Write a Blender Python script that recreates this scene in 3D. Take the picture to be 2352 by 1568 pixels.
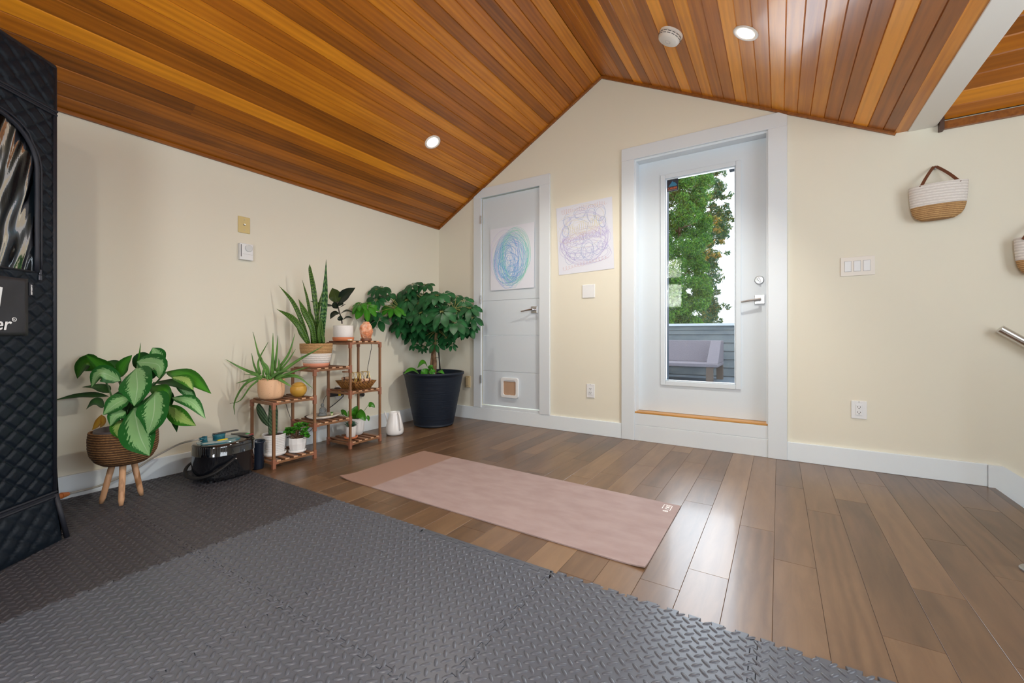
import bpy, bmesh, math, random
from mathutils import Vector, Matrix
from mathutils.geometry import tessellate_polygon
PI = math.pi
for o in list(bpy.data.objects): bpy.data.objects.remove(o)
SC = bpy.context.scene
COL = SC.collection

# ------------------------------------------------------------------ camera
CAM = Vector((3.158, -3.50, 0.86)); YAW = math.radians(32.236); FPX = 971.7; CY = 770.65
cd = bpy.data.cameras.new('camera'); cam = bpy.data.objects.new('camera', cd); COL.objects.link(cam)
cam.location = CAM; cam.rotation_euler = (PI/2, 0, YAW)
cd.sensor_width = 36; cd.lens = FPX*36/2352; cd.shift_y = -(784-CY)/2352; cd.clip_start = 0.02; cd.clip_end = 200
SC.camera = cam
# ------------------------------------------------------------------ look
SC.view_settings.view_transform = 'Standard'; SC.view_settings.look = 'None'
SC.view_settings.gamma = 1; SC.view_settings.use_curve_mapping = False
SC.view_settings.exposure = 0.42
# ------------------------------------------------------------------ sky
w = bpy.data.worlds.new('sky'); SC.world = w; w.use_nodes = True
bg = w.node_tree.nodes['Background']; bg.inputs[0].default_value = (0.84, 0.93, 1.0, 1); bg.inputs[1].default_value = 1.5
# ------------------------------------------------------------------ lights
def area(name, loc, rot, sx, sy, power, col=(1,1,1)):
    l = bpy.data.lights.new(name, 'AREA'); l.shape = 'RECTANGLE'; l.size = sx; l.size_y = sy; l.energy = power; l.color = col
    o = bpy.data.objects.new(name, l); COL.objects.link(o); o.location = loc; o.rotation_euler = rot; return o
area('daylight_rear_window', (3.15, -5.12, 1.55), (PI/2, 0, 0), 0.9, 1.2, 36, (0.90, 0.95, 1.0))
area('daylight_side_window', (5.15, -2.4, 1.35), (PI/2, 0, PI/2), 2.2, 1.2, 34, (0.88, 0.94, 1.0))
area('daylight_door_glass', (2.64, 0.22, 1.30), (-PI/2, 0, 0), 0.52, 1.6, 18, (0.78, 0.89, 1.0))
area('daylight_blind_windows', (1.055, -5.34, 1.91), (PI/2, 0, 0), 0.95, 1.0, 240, (0.95, 0.98, 1.0))
def lamp(loc, power, n, col=(1.0, 0.94, 0.84), ang=122):
    l = bpy.data.lights.new('downlight', 'SPOT'); l.energy = power; l.color = col; l.spot_size = math.radians(ang); l.spot_blend = 0.75; l.shadow_soft_size = 0.055
    o = bpy.data.objects.new('downlight', l); COL.objects.link(o); o.location = loc; o.rotation_euler = n.to_track_quat('-Z', 'Y').to_euler(); return o

# ------------------------------------------------------------------ helpers
FW = Vector((-math.sin(YAW), math.cos(YAW), 0)); RT = Vector((math.cos(YAW), math.sin(YAW), 0)); UP = Vector((0, 0, 1))
def ray(u, v): return FW + RT*((u-1176)/FPX) + UP*((CY-v)/FPX)
def at(u, v, d): return CAM + ray(u, v)*d                       # point at depth d
def onz(u, v, z=0): r = ray(u, v); return CAM + r*((z-CAM.z)/r.z)
def ony(u, v, y=0): r = ray(u, v); return CAM + r*((y-CAM.y)/r.y)
def onx(u, v, x=0): r = ray(u, v); return CAM + r*((x-CAM.x)/r.x)
def depth(p): return (Vector(p)-CAM).dot(FW)

def tag(o, label=None, cat=None, group=None, kind=None):
    if label: o['label'] = label
    if cat: o['category'] = cat
    if group: o['group'] = group
    if kind: o['kind'] = kind
    return o
def thing(name, label, cat, loc=(0,0,0), group=None):
    o = bpy.data.objects.new(name, None); COL.objects.link(o); o.location = loc; o.empty_display_size = .05
    return tag(o, label, cat, group)

class MB:
    def __init__(s): s.v = []; s.f = []; s.c = []; s.uv = []; s.m = []
    def add(s, vs, fs, col=None, uvs=None, m=0):
        n = len(s.v); s.v += [tuple(p) for p in vs]
        for f in fs: s.f.append([i+n for i in f]); s.c.append(col); s.m.append(m)
        s.uv += (uvs if uvs else [(0, 0)]*len(vs))
    def box(s, a, b, col=None, m=0):
        x0, y0, z0 = a; x1, y1, z1 = b
        vs = [(x0,y0,z0),(x1,y0,z0),(x1,y1,z0),(x0,y1,z0),(x0,y0,z1),(x1,y0,z1),(x1,y1,z1),(x0,y1,z1)]
        s.add(vs, [(0,3,2,1),(4,5,6,7),(0,1,5,4),(1,2,6,5),(2,3,7,6),(3,0,4,7)], col, m=m)
    def bar(s, p, q, wx, wz, upv=(0,0,1), col=None, m=0):
        p = Vector(p); q = Vector(q); t = (q-p).normalized(); u = Vector(upv)
        if abs(t.dot(u)) > .98: u = Vector((1,0,0))
        a = t.cross(u).normalized()*wx/2; b = a.cross(t).normalized()*wz/2
        vs = [p-a-b, p+a-b, p+a+b, p-a+b, q-a-b, q+a-b, q+a+b, q-a+b]
        s.add(vs, [(0,1,2,3),(7,6,5,4),(0,4,5,1),(1,5,6,2),(2,6,7,3),(3,7,4,0)], col, m=m)
    def tube(s, pts, r, n=8, col=None, cap=True, m=0, flat=1):
        pts = [Vector(p) for p in pts]; rs = r if isinstance(r, (list, tuple)) else [r]*len(pts)
        prev = None; vs = []
        for i, p in enumerate(pts):
            t = (pts[min(i+1, len(pts)-1)]-pts[max(i-1, 0)])
            t = t.normalized() if t.length > 1e-9 else Vector((0,0,1))
            if prev is None:
                h = Vector((0,0,1)) if abs(t.z) < .9 else Vector((1,0,0)); a = t.cross(h).normalized()
            else:
                a = prev - t*prev.dot(t); a = a.normalized() if a.length > 1e-6 else t.orthogonal().normalized()
            prev = a; b = t.cross(a)
            for k in range(n):
                g = 2*PI*k/n; vs.append(p + (a*math.cos(g)+b*math.sin(g)*flat)*rs[i])
        fs = []
        for i in range(len(pts)-1):
            for k in range(n): fs.append((i*n+k, i*n+(k+1) % n, (i+1)*n+(k+1) % n, (i+1)*n+k))
        if cap: fs.append(tuple(range(n-1, -1, -1))); fs.append(tuple(range((len(pts)-1)*n, len(pts)*n)))
        s.add(vs, fs, col, m=m)
    def lathe(s, prof, c=(0,0,0), n=40, col=None, m=0, sx=1, sy=1, wav=None):
        c = Vector(c); vs = []
        for j, (r, z) in enumerate(prof):
            for k in range(n):
                g = 2*PI*k/n; rr = r*(wav(g, z) if wav else 1)
                vs.append(c+Vector((rr*math.cos(g)*sx, rr*math.sin(g)*sy, z)))
        fs = []
        for j in range(len(prof)-1):
            for k in range(n): fs.append((j*n+k, j*n+(k+1) % n, (j+1)*n+(k+1) % n, (j+1)*n+k))
        if prof[0][0] > 1e-5: fs.append(tuple(range(n-1, -1, -1)))
        if prof[-1][0] > 1e-5: fs.append(tuple(range((len(prof)-1)*n, len(prof)*n)))
        s.add(vs, fs, col, m=m)
    def ell(s, c, rx, ry, rz, n=12, mrings=8, M=None, col=None, m=0):
        c = Vector(c); vs = []; fs = []
        for j in range(mrings+1):
            ph = -PI/2+PI*j/mrings
            for k in range(n):
                g = 2*PI*k/n; p = Vector((rx*math.cos(ph)*math.cos(g), ry*math.cos(ph)*math.sin(g), rz*math.sin(ph)))
                vs.append(c+(M @ p if M else p))
        for j in range(mrings):
            for k in range(n): fs.append((j*n+k, j*n+(k+1) % n, (j+1)*n+(k+1) % n, (j+1)*n+k))
        s.add(vs, fs, col, m=m)
    def build(s, name, mat, parent=None, smooth=False, bevel=0, seg=2, solid=0, merge=False, sub=0, loc=None):
        me = bpy.data.meshes.new(name)
        off = Vector(loc) if loc is not None else Vector((0,0,0))
        base = off
        if parent is not None:
            pl = parent.location.copy(); pp = parent.parent
            while pp is not None: pl += pp.location; pp = pp.parent
            base = pl
            if loc is not None: base = off
        me.from_pydata([tuple(Vector(v)-base) for v in s.v], [], s.f)
        mats = mat if isinstance(mat, (list, tuple)) else [mat]
        for mm in mats: me.materials.append(mm)
        for i, p in enumerate(me.polygons):
            p.material_index = s.m[i]; p.use_smooth = smooth
        if any(c is not None for c in s.c):
            ca = me.color_attributes.new('tone', 'FLOAT_COLOR', 'CORNER')
            for i, p in enumerate(me.polygons):
                c = s.c[i] or (0.5, 0.5, 0.5, 1)
                for l in p.loop_indices: ca.data[l].color = c
        if any(u != (0, 0) for u in s.uv):
            ul = me.uv_layers.new(name='uv')
            for p in me.polygons:
                for l in p.loop_indices: ul.data[l].uv = s.uv[me.loops[l].vertex_index]
        if merge or not smooth:
            bm = bmesh.new(); bm.from_mesh(me)
            if merge: bmesh.ops.remove_doubles(bm, verts=bm.verts, dist=1e-6)
            bm.to_mesh(me); bm.free()
        me.update()
        o = bpy.data.objects.new(name, me); COL.objects.link(o)
        if parent is not None:
            o.parent = parent
            if loc is not None:
                pl = parent.location.copy(); pp = parent.parent
                while pp is not None: pl += pp.location; pp = pp.parent
                o.location = off-pl
        elif loc is not None: o.location = off
        if solid:
            md = o.modifiers.new('s', 'SOLIDIFY'); md.thickness = solid; md.offset = -1
        if bevel:
            md = o.modifiers.new('b', 'BEVEL'); md.width = bevel; md.segments = seg; md.limit_method = 'ANGLE'; md.angle_limit = math.radians(40)
            if smooth is False and seg > 1:
                for p in me.polygons: p.use_smooth = False
        if sub:
            md = o.modifiers.new('u', 'SUBSURF'); md.levels = sub; md.render_levels = sub
        return o

def smooth_pts(pts, n=6):                                          # Catmull-Rom
    P = [Vector(p) for p in pts]; out = []
    for i in range(len(P)-1):
        p0 = P[i-1] if i > 0 else P[i]*2-P[i+1]; p1 = P[i]; p2 = P[i+1]; p3 = P[i+2] if i+2 < len(P) else P[i+1]*2-P[i]
        for k in range(n):
            t = k/n
            out.append(0.5*((2*p1)+(p2-p0)*t+(2*p0-5*p1+4*p2-p3)*t*t+(3*p1-p0-3*p2+p3)*t**3))
    out.append(P[-1]); return out

PROF = {
 'ovate': lambda t: max(0, math.sin(PI*min(1, t)**0.75))**0.8*(1-0.12*t),
 'lance': lambda t: max(0, math.sin(PI*t**0.85)),
 'sword': lambda t: (0.62+0.38*math.sin(PI*min(t*1.1, 1)*.9))*(1-max(0, (t-.62)/.38)**1.7),
 'aloe':  lambda t: (1-t)**0.75*(0.9+.1*t),
 'obov':  lambda t: max(0, math.sin(PI*t**1.25))**.75,
 'heart': lambda t: max(0, math.sin(PI*t**0.55))**.7,
}
def leaf(mb, pts, wid, hint, prof='ovate', cup=.18, n=10, k=4, thick=0, wave=0):
    c = smooth_pts(pts, max(2, n//(len(pts)-1))); L = len(c)-1; pf = PROF[prof]; hint = Vector(hint)
    vs = []; uv = []; fs = []
    for i, p in enumerate(c):
        t = i/L; tg = (c[min(i+1, L)]-c[max(i-1, 0)]).normalized()
        sd = hint.cross(tg)
        sd = sd.normalized() if sd.length > 1e-5 else tg.orthogonal().normalized()
        nn = tg.cross(sd).normalized(); h = wid/2*max(pf(t), .015)
        for j in range(k+1):
            q = j/k*2-1
            vs.append(p+sd*h*q+nn*(abs(q)*h*cup+(math.sin(t*14+q*2)*wave*h*abs(q) if wave else 0))); uv.append((j/k, t*.998+.001))
    for i in range(L):
        for j in range(k): a = i*(k+1)+j; fs.append((a, a+1, a+k+2, a+k+1))
    if thick:                                                       # fleshy: closed lower side
        m = len(vs)
        for i, p in enumerate(c):
            t = i/L; tg = (c[min(i+1, L)]-c[max(i-1, 0)]).normalized(); sd = hint.cross(tg).normalized(); nn = tg.cross(sd).normalized(); h = wid/2*max(pf(t), .015)
            for j in range(k+1):
                q = j/k*2-1; vs.append(p+sd*h*q+nn*(abs(q)*h*cup)-nn*thick*(1-q*q)*pf(t)); uv.append((j/k, t*.998+.001))
        for i in range(L):
            for j in range(k): a = m+i*(k+1)+j; fs.append((a+1, a, a+k+1, a+k+2))
    mb.add(vs, fs, None, uv)

# ------------------------------------------------------------------ materials
def mat(name, col, rough=.5, metal=0, spec=.5, bump=None, noise=None, **kw):
    m = bpy.data.materials.new(name); m.use_nodes = True; nt = m.node_tree; b = nt.nodes['Principled BSDF']
    b.inputs['Base Color'].default_value = (*col, 1); b.inputs['Roughness'].default_value = rough; b.inputs['Metallic'].default_value = metal
    b.inputs['Specular IOR Level'].default_value = spec
    for k, v in kw.items(): b.inputs[k].default_value = v
    tc = nt.nodes.new('ShaderNodeTexCoord')
    if noise:                                                       # (scale, colour2, lo, hi, detail, stretch)
        sc, c2, lo, hi = noise[:4]; st = noise[4] if len(noise) > 4 else (1,1,1)
        mp = nt.nodes.new('ShaderNodeMapping'); mp.inputs['Scale'].default_value = st; nt.links.new(tc.outputs['Object'], mp.inputs[0])
        n = nt.nodes.new('ShaderNodeTexNoise'); n.inputs['Scale'].default_value = sc; n.inputs['Detail'].default_value = 4; nt.links.new(mp.outputs[0], n.inputs[0])
        r = nt.nodes.new('ShaderNodeMapRange'); r.inputs[1].default_value = lo; r.inputs[2].default_value = hi; nt.links.new(n.outputs[0], r.inputs[0])
        mx = nt.nodes.new('ShaderNodeMixRGB'); mx.inputs[1].default_value = (*col, 1); mx.inputs[2].default_value = (*c2, 1); nt.links.new(r.outputs[0], mx.inputs[0])
        nt.links.new(mx.outputs[0], b.inputs['Base Color'])
    if bump:                                                        # (scale, strength, distance, stretch)
        sc, st, di = bump[:3]; sx = bump[3] if len(bump) > 3 else (1,1,1)
        mp = nt.nodes.new('ShaderNodeMapping'); mp.inputs['Scale'].default_value = sx; nt.links.new(tc.outputs['Object'], mp.inputs[0])
        n = nt.nodes.new('ShaderNodeTexNoise'); n.inputs['Scale'].default_value = sc; n.inputs['Detail'].default_value = 3; nt.links.new(mp.outputs[0], n.inputs[0])
        bp = nt.nodes.new('ShaderNodeBump'); bp.inputs['Strength'].default_value = st; bp.inputs['Distance'].default_value = di
        nt.links.new(n.outputs[0], bp.inputs['Height']); nt.links.new(bp.outputs[0], b.inputs['Normal'])
    return m
def emit(name, col, s):
    m = mat(name, col); b = m.node_tree.nodes['Principled BSDF']; b.inputs['Emission Color'].default_value = (*col, 1); b.inputs['Emission Strength'].default_value = s; return m

def wood_planks(name, lo, mid, hi, rough, grain, coat=0, gs=(34, 1.6, 34), bumpd=.0006):
    """tone attribute: r = board tone, g = board offset"""
    m = bpy.data.materials.new(name); m.use_nodes = True; nt = m.node_tree; N = nt.nodes; Lk = nt.links; b = N['Principled BSDF']
    at_ = N.new('ShaderNodeAttribute'); at_.attribute_name = 'tone'; at_.attribute_type = 'GEOMETRY'
    sp = N.new('ShaderNodeSeparateColor'); Lk.new(at_.outputs['Color'], sp.inputs[0])
    tc = N.new('ShaderNodeTexCoord'); cb = N.new('ShaderNodeCombineXYZ')
    ml = N.new('ShaderNodeMath'); ml.operation = 'MULTIPLY'; ml.inputs[1].default_value = 40; Lk.new(sp.outputs[1], ml.inputs[0]); Lk.new(ml.outputs[0], cb.inputs[1]); Lk.new(ml.outputs[0], cb.inputs[2])
    ad = N.new('ShaderNodeVectorMath'); ad.operation = 'ADD'; Lk.new(tc.outputs['Object'], ad.inputs[0]); Lk.new(cb.outputs[0], ad.inputs[1])
    mp = N.new('ShaderNodeMapping'); mp.inputs['Scale'].default_value = gs; Lk.new(ad.outputs[0], mp.inputs[0])
    n1 = N.new('ShaderNodeTexNoise'); n1.inputs['Scale'].default_value = 1.0; n1.inputs['Detail'].default_value = 6; n1.inputs['Roughness'].default_value = .65; n1.inputs['Distortion'].default_value = .6; Lk.new(mp.outputs[0], n1.inputs[0])
    mp2 = N.new('ShaderNodeMapping'); mp2.inputs['Scale'].default_value = (gs[0]*.35, gs[1]*.5, gs[2]*.35); Lk.new(ad.outputs[0], mp2.inputs[0])
    wv = N.new('ShaderNodeTexWave'); wv.wave_type = 'RINGS'; wv.rings_direction = 'Y'; wv.inputs['Scale'].default_value = 1.6; wv.inputs['Distortion'].default_value = 5; wv.inputs['Detail'].default_value = 2; wv.inputs['Detail Scale'].default_value = .8; Lk.new(mp2.outputs[0], wv.inputs[0])
    n3 = N.new('ShaderNodeTexNoise'); n3.inputs['Scale'].default_value = 2.2; n3.inputs['Detail'].default_value = 2; Lk.new(ad.outputs[0], n3.inputs[0])
    def mth(op, a, bb):
        x = N.new('ShaderNodeMath'); x.operation = op
        for i, q in enumerate((a, bb)):
            if isinstance(q, (int, float)): x.inputs[i].default_value = q
            else: Lk.new(q, x.inputs[i])
        return x.outputs[0]
    g = mth('MULTIPLY', mth('SUBTRACT', n1.outputs[0], .5), grain)
    g2 = mth('MULTIPLY', mth('SUBTRACT', wv.outputs['Fac'], .5), grain*.22)
    g3 = mth('MULTIPLY', mth('SUBTRACT', n3.outputs[0], .5), grain*.6)
    t = mth('ADD', mth('ADD', mth('ADD', sp.outputs[0], g), g2), g3)
    rp = N.new('ShaderNodeValToRGB'); e = rp.color_ramp.elements; e[0].position = .05; e[0].color = (*lo, 1); e[1].position = .95; e[1].color = (*hi, 1)
    x = rp.color_ramp.elements.new(.5); x.color = (*mid, 1); Lk.new(t, rp.inputs[0]); Lk.new(rp.outputs[0], b.inputs['Base Color'])
    b.inputs['Roughness'].default_value = rough; b.inputs['Coat Weight'].default_value = coat; b.inputs['Coat Roughness'].default_value = .12
    bp = N.new('ShaderNodeBump'); bp.inputs['Strength'].default_value = .5; bp.inputs['Distance'].default_value = bumpd; Lk.new(n1.outputs[0], bp.inputs['Height']); Lk.new(bp.outputs[0], b.inputs['Normal'])
    return m

M = {}
M['wall'] = mat('wall_paint', (.785, .755, .64), .62, bump=(160, .12, .001), spec=.3)
M['wallL'] = M['wall']
M['trim'] = mat('white_trim_paint', (.72, .775, .82), .32)
M['base'] = mat('daylit_trim_paint', (.79, .86, .91), .35)  # same paint as the trim, cool daylight brightening put into the colour
M['door'] = mat('white_door_paint', (.66, .73, .79), .35)
M['cedar'] = wood_planks('cedar_ceiling', (.105, .028, .002), (.47, .145, .006), (.95, .38, .018), .36, .42, coat=.18)
M['cedar_trim'] = mat('cedar_moulding', (.36, .125, .02), .35, noise=(6, (.2, .06, .01), .3, .7, (8, .5, 8)))
M['floor'] = wood_planks('floor_boards', (.060, .032, .016), (.145, .080, .041), (.245, .146, .076), .35, .62, coat=.22, gs=(22, 3.0, 22), bumpd=.0003)
M['gapdark'] = mat('board_gap', (.05, .03, .018), .8)
M['threshold'] = mat('oak_threshold', (.62, .32, .09), .35, noise=(4, (.5, .24, .06), .3, .7, (2, 20, 20)))
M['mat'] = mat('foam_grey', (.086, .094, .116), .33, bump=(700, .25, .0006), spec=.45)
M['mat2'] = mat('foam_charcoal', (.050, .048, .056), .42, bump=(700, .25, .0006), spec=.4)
M['silver'] = mat('brushed_steel', (.46, .47, .48), .34, 1)
M['rail'] = mat('rail_steel', (.66, .64, .62), .22, 1)
M['chrome'] = mat('chrome', (.60, .61, .63), .22, 1)
M['white'] = mat('white_plastic', (.80, .82, .84), .35)
M['whitewarm'] = mat('ivory_white_plastic', (.80, .76, .70), .4)
M['ivory'] = mat('ivory_plastic', (.66, .52, .22), .4)
M['dark'] = mat('dark_slot', (.01, .01, .012), .6)
M['paper'] = mat('paper', (.74, .77, .86), .8, bump=(60, .1, .001))
M['black'] = mat('black_plastic', (.012, .013, .016), .35)
M['gloss'] = mat('black_gloss', (.006, .007, .010), .07, **{'Coat Weight': 1.0, 'Coat Roughness': .03})
M['teal'] = mat('teal_translucent', (.03, .20, .27), .12, **{'Transmission Weight': .35})
M['navy'] = mat('navy_pot', (.008, .014, .026), .5, spec=.3, bump=(18, .5, .004, (.15, .15, 6)))
M['navyp'] = mat('navy_plastic', (.012, .022, .042), .25)
M['soil'] = mat('soil', (.035, .018, .010), .95, bump=(60, 1, .01))
M['terra'] = mat('terracotta', (.62, .20, .08), .7)
M['terraw'] = mat('terracotta_washed', (.72, .29, .18), .6)
M['porc'] = mat('white_glaze', (.84, .84, .84), .28)
M['porcpat'] = mat('white_textured_glaze', (.80, .78, .76), .4, bump=(220, .8, .003))
M['peach'] = mat('peach_speckle', (.80, .50, .30), .6, noise=(160, (.60, .30, .15), .60, .72))
M['standwood'] = mat('stained_wood', (.20, .092, .040), .45, noise=(5, (.26, .13, .06), .35, .7, (6, 6, 1)))
M['slatend'] = mat('slat_wood', (.26, .115, .05), .5, noise=(5, (.13, .055, .025), .35, .7, (1, 12, 12)))
M['endgrain'] = mat('pale_end_grain', (.58, .33, .19), .6)
M['conn'] = mat('copper_plastic', (.29, .115, .065), .5)
M['yellow'] = mat('yellow_wood', (.62, .36, .06), .4, noise=(5, (.48, .25, .03), .35, .7))
M['figure'] = mat('grey_stone', (.17, .185, .19), .7)
M['brass'] = mat('brass_wire', (.65, .45, .12), .3, .9)
M['palewood'] = mat('pale_wood', (.70, .44, .28), .5)
M['bark'] = mat('bark', (.26, .15, .08), .8, bump=(40, .6, .004), noise=(20, (.13, .07, .04), .35, .65))
M['stem'] = mat('green_stem', (.10, .22, .04), .5)
M['hose'] = mat('clear_hose', (.55, .53, .48), .25, **{'Transmission Weight': .3})
M['orange'] = mat('orange_plastic', (.70, .22, .06), .4)
M['yellowp'] = mat('yellow_sticker', (.85, .62, .0), .4)
M['wicker'] = mat('wicker', (.27, .245, .29), .7, bump=(90, 1, .01, (1, 1, 2)))
M['wickerleg'] = mat('wicker_brown', (.16, .12, .10), .7)
M['siding'] = mat('blue_siding', (.16, .20, .235), .7, noise=(2, (.24, .28, .30), .4, .62, (1, 1, 2)))
M['capwhite'] = mat('white_capping', (.72, .80, .86), .4)
M['deck'] = mat('deck_membrane', (.22, .27, .33), .8, noise=(12, (.18, .23, .28), .4, .6))
M['navywall'] = mat('dark_cladding', (.03, .055, .09), .5)
M['jute'] = None
M['bag_handle'] = mat('brown_leather', (.15, .05, .022), .45)

def two(name, c1, c2, scale, rough=.8, coord='Z', bump=1.0, dist=.004):
    """rope / coil texture: bands along one axis"""
    m = bpy.data.materials.new(name); m.use_nodes = True; nt = m.node_tree; N = nt.nodes; Lk = nt.links; b = N['Principled BSDF']
    tc = N.new('ShaderNodeTexCoord'); wv = N.new('ShaderNodeTexWave'); wv.bands_direction = coord; wv.inputs['Scale'].default_value = scale; wv.inputs['Distortion'].default_value = 1.2; wv.inputs['Detail Scale'].default_value = 3
    Lk.new(tc.outputs['Object'], wv.inputs[0])
    n = N.new('ShaderNodeTexNoise'); n.inputs['Scale'].default_value = 90; Lk.new(tc.outputs['Object'], n.inputs[0])
    ad = N.new('ShaderNodeMath'); ad.operation = 'MULTIPLY'; Lk.new(wv.outputs['Fac'], ad.inputs[0]); Lk.new(n.outputs[0], ad.inputs[1])
    mr = N.new('ShaderNodeMapRange'); mr.inputs[1].default_value = .05; mr.inputs[2].default_value = .5; Lk.new(ad.outputs[0], mr.inputs[0])
    mx = N.new('ShaderNodeMixRGB'); mx.inputs[1].default_value = (*c2, 1); mx.inputs[2].default_value = (*c1, 1); Lk.new(mr.outputs[0], mx.inputs[0]); Lk.new(mx.outputs[0], b.inputs['Base Color'])
    bp = N.new('ShaderNodeBump'); bp.inputs['Strength'].default_value = bump; bp.inputs['Distance'].default_value = dist; Lk.new(ad.outputs[0], bp.inputs['Height']); Lk.new(bp.outputs[0], b.inputs['Normal'])
    b.inputs['Roughness'].default_value = rough; return m
M['seagrass'] = two('seagrass', (.26, .13, .045), (.07, .03, .012), 26)
M['jute'] = two('jute_rope', (.60, .37, .16), (.34, .18, .07), 30)
M['cotton'] = two('white_rope', (.84, .80, .76), (.66, .62, .58), 20, bump=.6)
M['wick'] = two('woven_cane', (.42, .19, .045), (.08, .03, .01), 22, coord='DIAGONAL')

def leafmat(name, edge, centre=None, lo=.45, hi=.6, rough=.35, band=None, mid=None, noisy=.55, nscale=9, trans=.0, vary=0):
    m = bpy.data.materials.new(name); m.use_nodes = True; nt = m.node_tree; N = nt.nodes; Lk = nt.links; b = N['Principled BSDF']
    b.inputs['Roughness'].default_value = rough; b.inputs['Base Color'].default_value = (*edge, 1); b.inputs['Specular IOR Level'].default_value = .35
    uv = N.new('ShaderNodeUVMap'); uv.uv_map = 'uv'; sp = N.new('ShaderNodeSeparateXYZ'); Lk.new(uv.outputs[0], sp.inputs[0])
    def mth(op, a, bb=0):
        x = N.new('ShaderNodeMath'); x.operation = op
        for i, q in enumerate((a, bb)):
            if isinstance(q, (int, float)): x.inputs[i].default_value = q
            else: Lk.new(q, x.inputs[i])
        return x.outputs[0]
    def mix(f, a, c):
        x = N.new('ShaderNodeMixRGB'); Lk.new(f, x.inputs[0])
        for i, q in ((1, a), (2, c)):
            if isinstance(q, tuple): x.inputs[i].default_value = (*q, 1)
            else: Lk.new(q, x.inputs[i])
        return x.outputs[0]
    dist = mth('MULTIPLY', mth('ABSOLUTE', mth('SUBTRACT', sp.outputs[0], .5)), 2.0)
    out = edge
    if centre:
        cb = N.new('ShaderNodeCombineXYZ'); Lk.new(mth('MULTIPLY', dist, .8), cb.inputs[0]); Lk.new(mth('SUBTRACT', mth('MULTIPLY', sp.outputs[1], 2.6), mth('MULTIPLY', dist, .8)), cb.inputs[1])
        sg = mth('SIGN', mth('SUBTRACT', sp.outputs[0], .5)); Lk.new(sg, cb.inputs[2])
        n = N.new('ShaderNodeTexNoise'); n.inputs['Scale'].default_value = nscale; n.inputs['Detail'].default_value = 2; Lk.new(cb.outputs[0], n.inputs[0])
        f = mth('ADD', dist, mth('MULTIPLY', mth('SUBTRACT', n.outputs[0], .5), noisy))
        mr = N.new('ShaderNodeMapRange'); mr.inputs[1].default_value = lo; mr.inputs[2].default_value = hi; Lk.new(f, mr.inputs[0])
        out = mix(mr.outputs[0], centre, edge)
    if band:
        wv = N.new('ShaderNodeTexWave'); wv.bands_direction = 'Y'; wv.inputs['Scale'].default_value = band[1]; wv.inputs['Distortion'].default_value = 7; wv.inputs['Detail'].default_value = 2; wv.inputs['Detail Scale'].default_value = 1.6
        cb2 = N.new('ShaderNodeCombineXYZ'); Lk.new(mth('MULTIPLY', sp.outputs[0], .35), cb2.inputs[0]); Lk.new(sp.outputs[1], cb2.inputs[1]); Lk.new(cb2.outputs[0], wv.inputs[0])
        mr = N.new('ShaderNodeMapRange'); mr.inputs[1].default_value = .35; mr.inputs[2].default_value = .8; Lk.new(wv.outputs['Fac'], mr.inputs[0]); out = mix(mr.outputs[0], out, band[0])
    if mid:
        mr = N.new('ShaderNodeMapRange'); mr.inputs[1].default_value = .05; mr.inputs[2].default_value = .0; Lk.new(dist, mr.inputs[0]); out = mix(mr.outputs[0], out, mid)
    if vary:
        tc = N.new('ShaderNodeTexCoord'); n = N.new('ShaderNodeTexNoise'); n.inputs['Scale'].default_value = 14; Lk.new(tc.outputs['Object'], n.inputs[0])
        mr = N.new('ShaderNodeMapRange'); mr.inputs[1].default_value = .35; mr.inputs[2].default_value = .65; Lk.new(n.outputs[0], mr.inputs[0])
        out = mix(mr.outputs[0], out, vary)
    if not isinstance(out, tuple): Lk.new(out, b.inputs['Base Color'])
    return m
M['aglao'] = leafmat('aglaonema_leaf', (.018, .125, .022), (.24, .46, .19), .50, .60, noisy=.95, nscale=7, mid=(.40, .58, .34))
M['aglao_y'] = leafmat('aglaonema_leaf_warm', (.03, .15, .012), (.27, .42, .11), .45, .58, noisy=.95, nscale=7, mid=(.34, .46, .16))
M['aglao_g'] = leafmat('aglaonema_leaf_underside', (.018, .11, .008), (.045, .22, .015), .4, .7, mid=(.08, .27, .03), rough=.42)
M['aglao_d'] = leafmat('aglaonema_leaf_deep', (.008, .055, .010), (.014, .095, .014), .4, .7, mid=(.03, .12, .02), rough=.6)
M['deadleaf'] = leafmat('dry_leaf', (.40, .20, .03), (.50, .30, .04), .4, .7)
M['snake'] = leafmat('snake_leaf', (.028, .085, .012), None, band=((.12, .24, .035), 9), rough=.4)
M['snake_b'] = leafmat('snake_leaf_banded', (.012, .075, .02), None, band=((.12, .26, .07), 6), rough=.4)
M['rubber'] = leafmat('rubber_leaf', (.012, .022, .016), (.018, .032, .02), .4, .7, rough=.22, mid=(.06, .05, .03))
M['rubber_g'] = leafmat('rubber_leaf_under', (.045, .075, .015), (.05, .085, .02), .4, .7, rough=.3, mid=(.10, .14, .05))
M['aloe'] = leafmat('aloe_leaf', (.13, .29, .06), (.19, .40, .09), .4, .8, rough=.35, vary=(.09, .22, .05))
M['schef'] = leafmat('schefflera_leaf', (.014, .10, .028), (.02, .135, .04), .3, .7, rough=.42, mid=(.05, .20, .07), vary=(.008, .06, .018))
M['schef_l'] = leafmat('schefflera_young', (.035, .19, .012), (.05, .24, .02), .3, .7, rough=.28, mid=(.10, .30, .05))
M['pothos'] = leafmat('pothos_leaf', (.035, .17, .008), (.05, .23, .012), .3, .8, rough=.3, mid=(.10, .32, .05))
M['jade'] = leafmat('jade_leaf', (.03, .17, .012), (.07, .31, .025), .3, .8, rough=.3)
M['succ'] = leafmat('succulent_leaf', (.07, .20, .12), (.13, .33, .22), .3, .8, rough=.45)
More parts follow.
